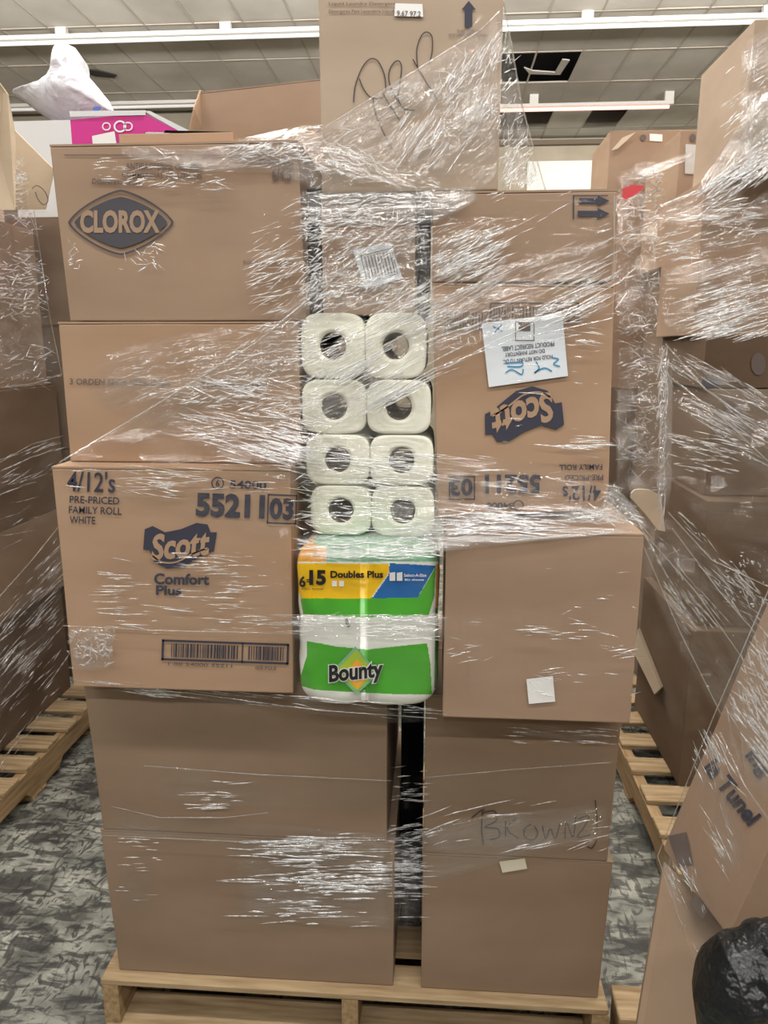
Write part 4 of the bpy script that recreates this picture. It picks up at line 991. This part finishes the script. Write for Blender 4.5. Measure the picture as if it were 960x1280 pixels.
# light cardboard lid corner protruding (rounded)
pts = [(788, 622), (789, 616), (793, 612), (799, 611), (812, 612), (826, 620), (831, 664), (822, 662), (806, 642)]
lid = plate('torn_flap', [P(x, y, 2.58) - r2.location for x, y in pts], .012, K_pale, r2); lid['label'] = 'pale rounded torn flap'
wd = hexa('wooden_plank', [PA(797, 787, 0, .80), PA(800, 785, 0, .83), PA(829, 858, 0, .83), PA(826, 860, 0, .80), PA(792, 815, 0, .80), PA(795, 815, 0, .83), PA(822, 868, 0, .83), PA(818, 868, 0, .80)], K_pale, None, .001, 0)
tag(wd, 'short pale board seen through film low on the right aisle stack', 'plank')

rw = empty('stretch_wrap', (.8, 2.6, .15)); tag(rw, 'clear stretch film sloping around the right aisle stack', 'plastic wrap')
def pxr(x, y, off=0.): return PA(x, y, 0, .80 - off + .015 * noise.noise(Vector((x * .02, y * .02, 4))))
def pyr(Yv): return lambda x, y: P(x, y, Yv + .015 * noise.noise(Vector((x * .03, y * .03, 2))))
def rband(top, bot, mat, place, amp=.005, nu=90, nv=40, seed=0, fu=2, fv=16): return sheet_band(rw, 'film_band', top, bot, mat, place, amp, nu, nv, fu, fv, seed)
rband([(822, 262), (870, 240), (905, 220), (985, 150)], [(822, 330), (870, 325), (905, 320), (985, 300)], FM, pyr(2.46), seed=51)
rband([(825, 330), (875, 325), (985, 290)], [(825, 420), (875, 425), (985, 410)], FM_S, pyr(2.46), seed=52)
rband([(868, 240), (900, 190), (940, 130), (985, 90)], [(868, 250), (900, 225), (940, 190), (985, 160)], FM_W, pyr(2.44), .004, seed=53)
rband([(925, 60), (940, 45), (985, 20)], [(925, 195), (942, 190), (985, 170)], FM_S, pyr(2.47), .004, seed=54)
rope(rw, [(826, 258), (880, 236), (960, 170), (1000, 140)], pyr(2.44), .006, FM_W, 55)
# vertical corner fold and diagonals below
rband([(824, 425), (833, 424), (842, 440)], [(822, 640), (832, 640), (840, 620)], FM_W, pyr(2.5), .003, 20, 60, 56, 8, 3)
rband([(836, 430), (880, 450), (985, 500)], [(836, 500), (880, 545), (985, 620)], FM_S, pyr(2.42), seed=57)
rband([(832, 540), (880, 550), (985, 565)], [(832, 600), (880, 660), (985, 770)], FM, pyr(2.42), seed=58)
rband([(800, 670), (830, 640), (880, 660), (985, 780)], [(800, 700), (840, 800), (890, 890), (985, 1010)], FM_S, pyr(2.34), .006, 90, 60, 59)
rband([(798, 680), (800, 760), (830, 900)], [(830, 660), (860, 780), (900, 960)], FM_L, pyr(2.34), .004, 60, 40, 60)
for i, pl_ in enumerate(([(832, 430), (880, 485), (985, 560)], [(836, 470), (900, 520), (985, 600)], [(800, 672), (850, 790), (905, 900)], [(840, 660), (900, 740), (960, 810)], [(835, 640), (890, 700), (985, 745)], [(800, 660), (870, 740), (940, 840)])):
    rope(rw, pl_, pyr(2.33), .0028, None, 60 + i)
def rcs(poly, ang, n, ln, wd=(1, 2.2), Y=2.41): rcs.k += 1; creases(rw, poly, ang, n, ln, pyr(Y), wd, rcs.k)
rcs.k = 300
rcs(rc(870, 318, 975, 420), (17, 3), 110, (20, 90), (1, 3)); rcs([(870, 240), (960, 175), (975, 215), (880, 262)], (36, 5), 110, (14, 60), (1, 3)); rcs(rc(930, 55, 948, 195), (80, 30), 60, (4, 14)); rcs(rc(905, 80, 975, 190), (38, 6), 26, (14, 40))
rcs(rc(828, 250, 960, 330), (12, 10), 70, (14, 60)); rcs([(836, 432), (975, 490), (975, 620), (836, 480)], (-30, 5), 60, (24, 100)); rcs(rc(836, 540, 920, 590), (-12, 6), 40, (14, 50))
rcs([(800, 670), (830, 650), (960, 870), (905, 900)], (-53, 5), 100, (14, 80)); rcs([(850, 640), (975, 760), (950, 800), (880, 720)], (-42, 10), 70, (8, 50)); rcs(rc(905, 690, 960, 760), (-60, 40), 40, (3, 8), (1.5, 3)); rcs(rc(822, 430, 834, 640), (85, 12), 50, (10, 50))
# film round the farther pile
fwp = empty('stretch_wrap', (.85, 3.95, 1.0)); tag(fwp, 'bunched clear film hanging on the farther right pile', 'plastic wrap')
def pyf(x, y): return P(x, y, 3.33 + .04 * noise.noise(Vector((x * .03, y * .03, 8))))
sheet_band(fwp, 'film_band', [(770, 215), (800, 200), (822, 195)], [(768, 420), (800, 420), (826, 415)], FM_C, pyf, .01, 40, 90, 3, 6, 71)
sheet_band(fwp, 'film_band', [(795, 215), (830, 200), (868, 188)], [(790, 230), (830, 215), (868, 196)], FM_W, pyf, .006, 40, 10, 3, 16, 72)
sheet_band(fwp, 'film_band', [(770, 420), (800, 420), (826, 430)], [(770, 650), (795, 640), (828, 640)], FM_C, pyf, .01, 40, 90, 3, 6, 73)
sheet_band(fwp, 'film_band', [(768, 500), (785, 530), (800, 545)], [(770, 600), (790, 560), (812, 560)], FM_W, pyf, .006, 30, 20, 3, 16, 74)
creases(fwp, rc(770, 215, 826, 420), (20, 45), 230, (6, 30), lambda x, y: pyf(x, y) + Vector((0, -.02, 0)), (.8, 2), 401); creases(fwp, rc(770, 420, 826, 640), (0, 35), 110, (8, 40), lambda x, y: pyf(x, y) + Vector((0, -.02, 0)), (.8, 2), 402)
v, f = poly2([(778, 236), (790, 231), (806, 232), (800, 240), (782, 250), (778, 246)]); mesh('red_sticker', [P(x, y, 3.27) - fwp.location for x, y in v], f, plain('red_sticker', (206, 70, 80), .4), fwp)

# ================================================================== FOREGROUND RIGHT
A = P(828, 1062, 1.33); Bv = P(910, 1172, 1.12); Cc = P(1075, 1105, 1.30)
up_a = P(966, 735, 1.33) - A; 
A2 = A + up_a; B2 = Bv + up_a; C2 = Cc + up_a; D_ = A + (Cc - Bv); D2 = D_ + up_a
tc8 = [A2, B2, Bv, A, D2, C2, Cc, D_]
org = Bv.copy()
tcart = hexa('cardboard_box', [p - org for p in tc8], K_mid, None, .004, 5, .002); tcart.location = org
tag(tcart, 'tilted brown carton under film at the lower right, printed lettering slanting', 'box')
nA = np.array((B2 - A2).cross(A - A2).normalized()); BT = Box(); BT.o = tcart; BT.p = np.array(A); BT.n = nA; BT.org = org
nC = np.array((C2 - B2).cross(Bv - B2).normalized()); BC = Box(); BC.o = tcart; BC.p = np.array(Bv); BC.n = nC; BC.org = org
T(BT, 'la Tunel', 915, 990, 92, 22, -52, .03, INK); T(BT, 'ing', 945, 955, 34, 20, -52, .03, INK)
decal(BT, 'printed_patch', *poly2([(868, 1115), (884, 1138), (878, 1150), (866, 1132)]), INK2)
decal(BT, 'printed_patch', *poly2([(835, 1045), (858, 1040), (866, 1080), (848, 1084)]), INK2)
# leaning panel underneath and black bag
pa = [P(829, 1078, 1.30), P(908, 1160, 1.22), P(915, 1330, 1.02), P(792, 1300, 1.10)]
pn = plate('cardboard_sheet', [p - pa[3] for p in pa], .008, K_dark); pn.location = pa[3]; tag(pn, 'brown cardboard panel leaning below the tilted carton at lower right', 'cardboard sheet')
m, N, L, bb = newmat('black_bag_plastic'); bb.inputs['Base Color'].default_value = (.008, .01, .012, 1); bb.inputs['Roughness'].default_value = .3
ns = N.new('ShaderNodeTexNoise'); ns.inputs['Scale'].default_value = 14; ns.inputs['Detail'].default_value = 4; bp = N.new('ShaderNodeBump'); bp.inputs['Distance'].default_value = .03
tcn = N.new('ShaderNodeTexCoord'); L.new(tcn.outputs['Object'], ns.inputs['Vector']); L.new(ns.outputs['Fac'], bp.inputs['Height']); L.new(bp.outputs[0], bb.inputs['Normal'])
inflate('black_bag', [(880, 1205), (900, 1178), (925, 1172), (960, 1160), (1010, 1160), (1030, 1230), (1020, 1300), (960, 1340), (900, 1330), (872, 1290), (866, 1245)], .93, .06, m, 'black plastic bag under film below the tilted carton', 'bag', .02, 12, seed=5)
gw = empty('stretch_wrap', (.5, 1.1, .5)); tag(gw, 'clear stretch film pulled over the tilted carton at lower right', 'plastic wrap')
def pyg(x, y):
    t = min(1, max(0, (x - 822 + (1070 - y) * .1) / 120)); return P(x, y, 1.26 - .2 * t - .02)
def gband(top, bot, mat, amp=.004, nu=90, nv=50, seed=0, fu=2, fv=20, name='film_band'): return sheet_band(gw, name, top, bot, mat, pyg, amp, nu, nv, fu, fv, seed)
gband([(985, 690), (890, 890), (822, 1068)], [(1010, 800), (960, 960), (905, 1165)], FM_L, seed=81)
gband([(960, 740), (975, 800), (985, 900)], [(890, 890), (915, 960), (960, 1010)], FM_S, seed=82)
gband([(860, 950), (880, 1010), (905, 1110)], [(890, 900), (915, 980), (945, 1080)], FM, seed=83)
gband([(822, 1070), (850, 1150), (880, 1240)], [(860, 1050), (905, 1165), (900, 1230)], FM, seed=84)
gband([(868, 1190), (900, 1165), (985, 1150)], [(862, 1300), (900, 1300), (985, 1300)], FM_C, seed=85)
for i, pl_ in enumerate(([(964, 730), (890, 900), (822, 1070), (850, 1150), (880, 1215)], [(900, 915), (930, 980), (985, 1060)], [(866, 1190), (868, 1240), (862, 1290)])):
    rope(gw, pl_, pyg, .0013, FM_W if i == 1 else None, 90 + i)

def gc(poly, ang, n, ln, wd=(1, 2.4)): gc.k += 1; creases(gw, poly, ang, n, ln, lambda x, y: pyg(x, y) + Vector((0, -.01, 0)), wd, gc.k)
gc.k = 500
gc([(960, 745), (975, 800), (975, 930), (900, 890)], (-58, 12), 130, (8, 40)); gc([(858, 950), (890, 900), (930, 1000), (900, 1090)], (-62, 6), 46, (12, 50)); gc([(930, 900), (975, 900), (975, 1010), (960, 1030)], (-56, 4), 20, (30, 80), (2, 4))
gc(rc(858, 1180, 905, 1290), (-70, 40), 130, (6, 34)); gc(rc(905, 1170, 975, 1290), (-60, 30), 70, (8, 40)); gc([(825, 1065), (860, 1050), (885, 1160), (850, 1150)], (-66, 10), 26, (8, 40))
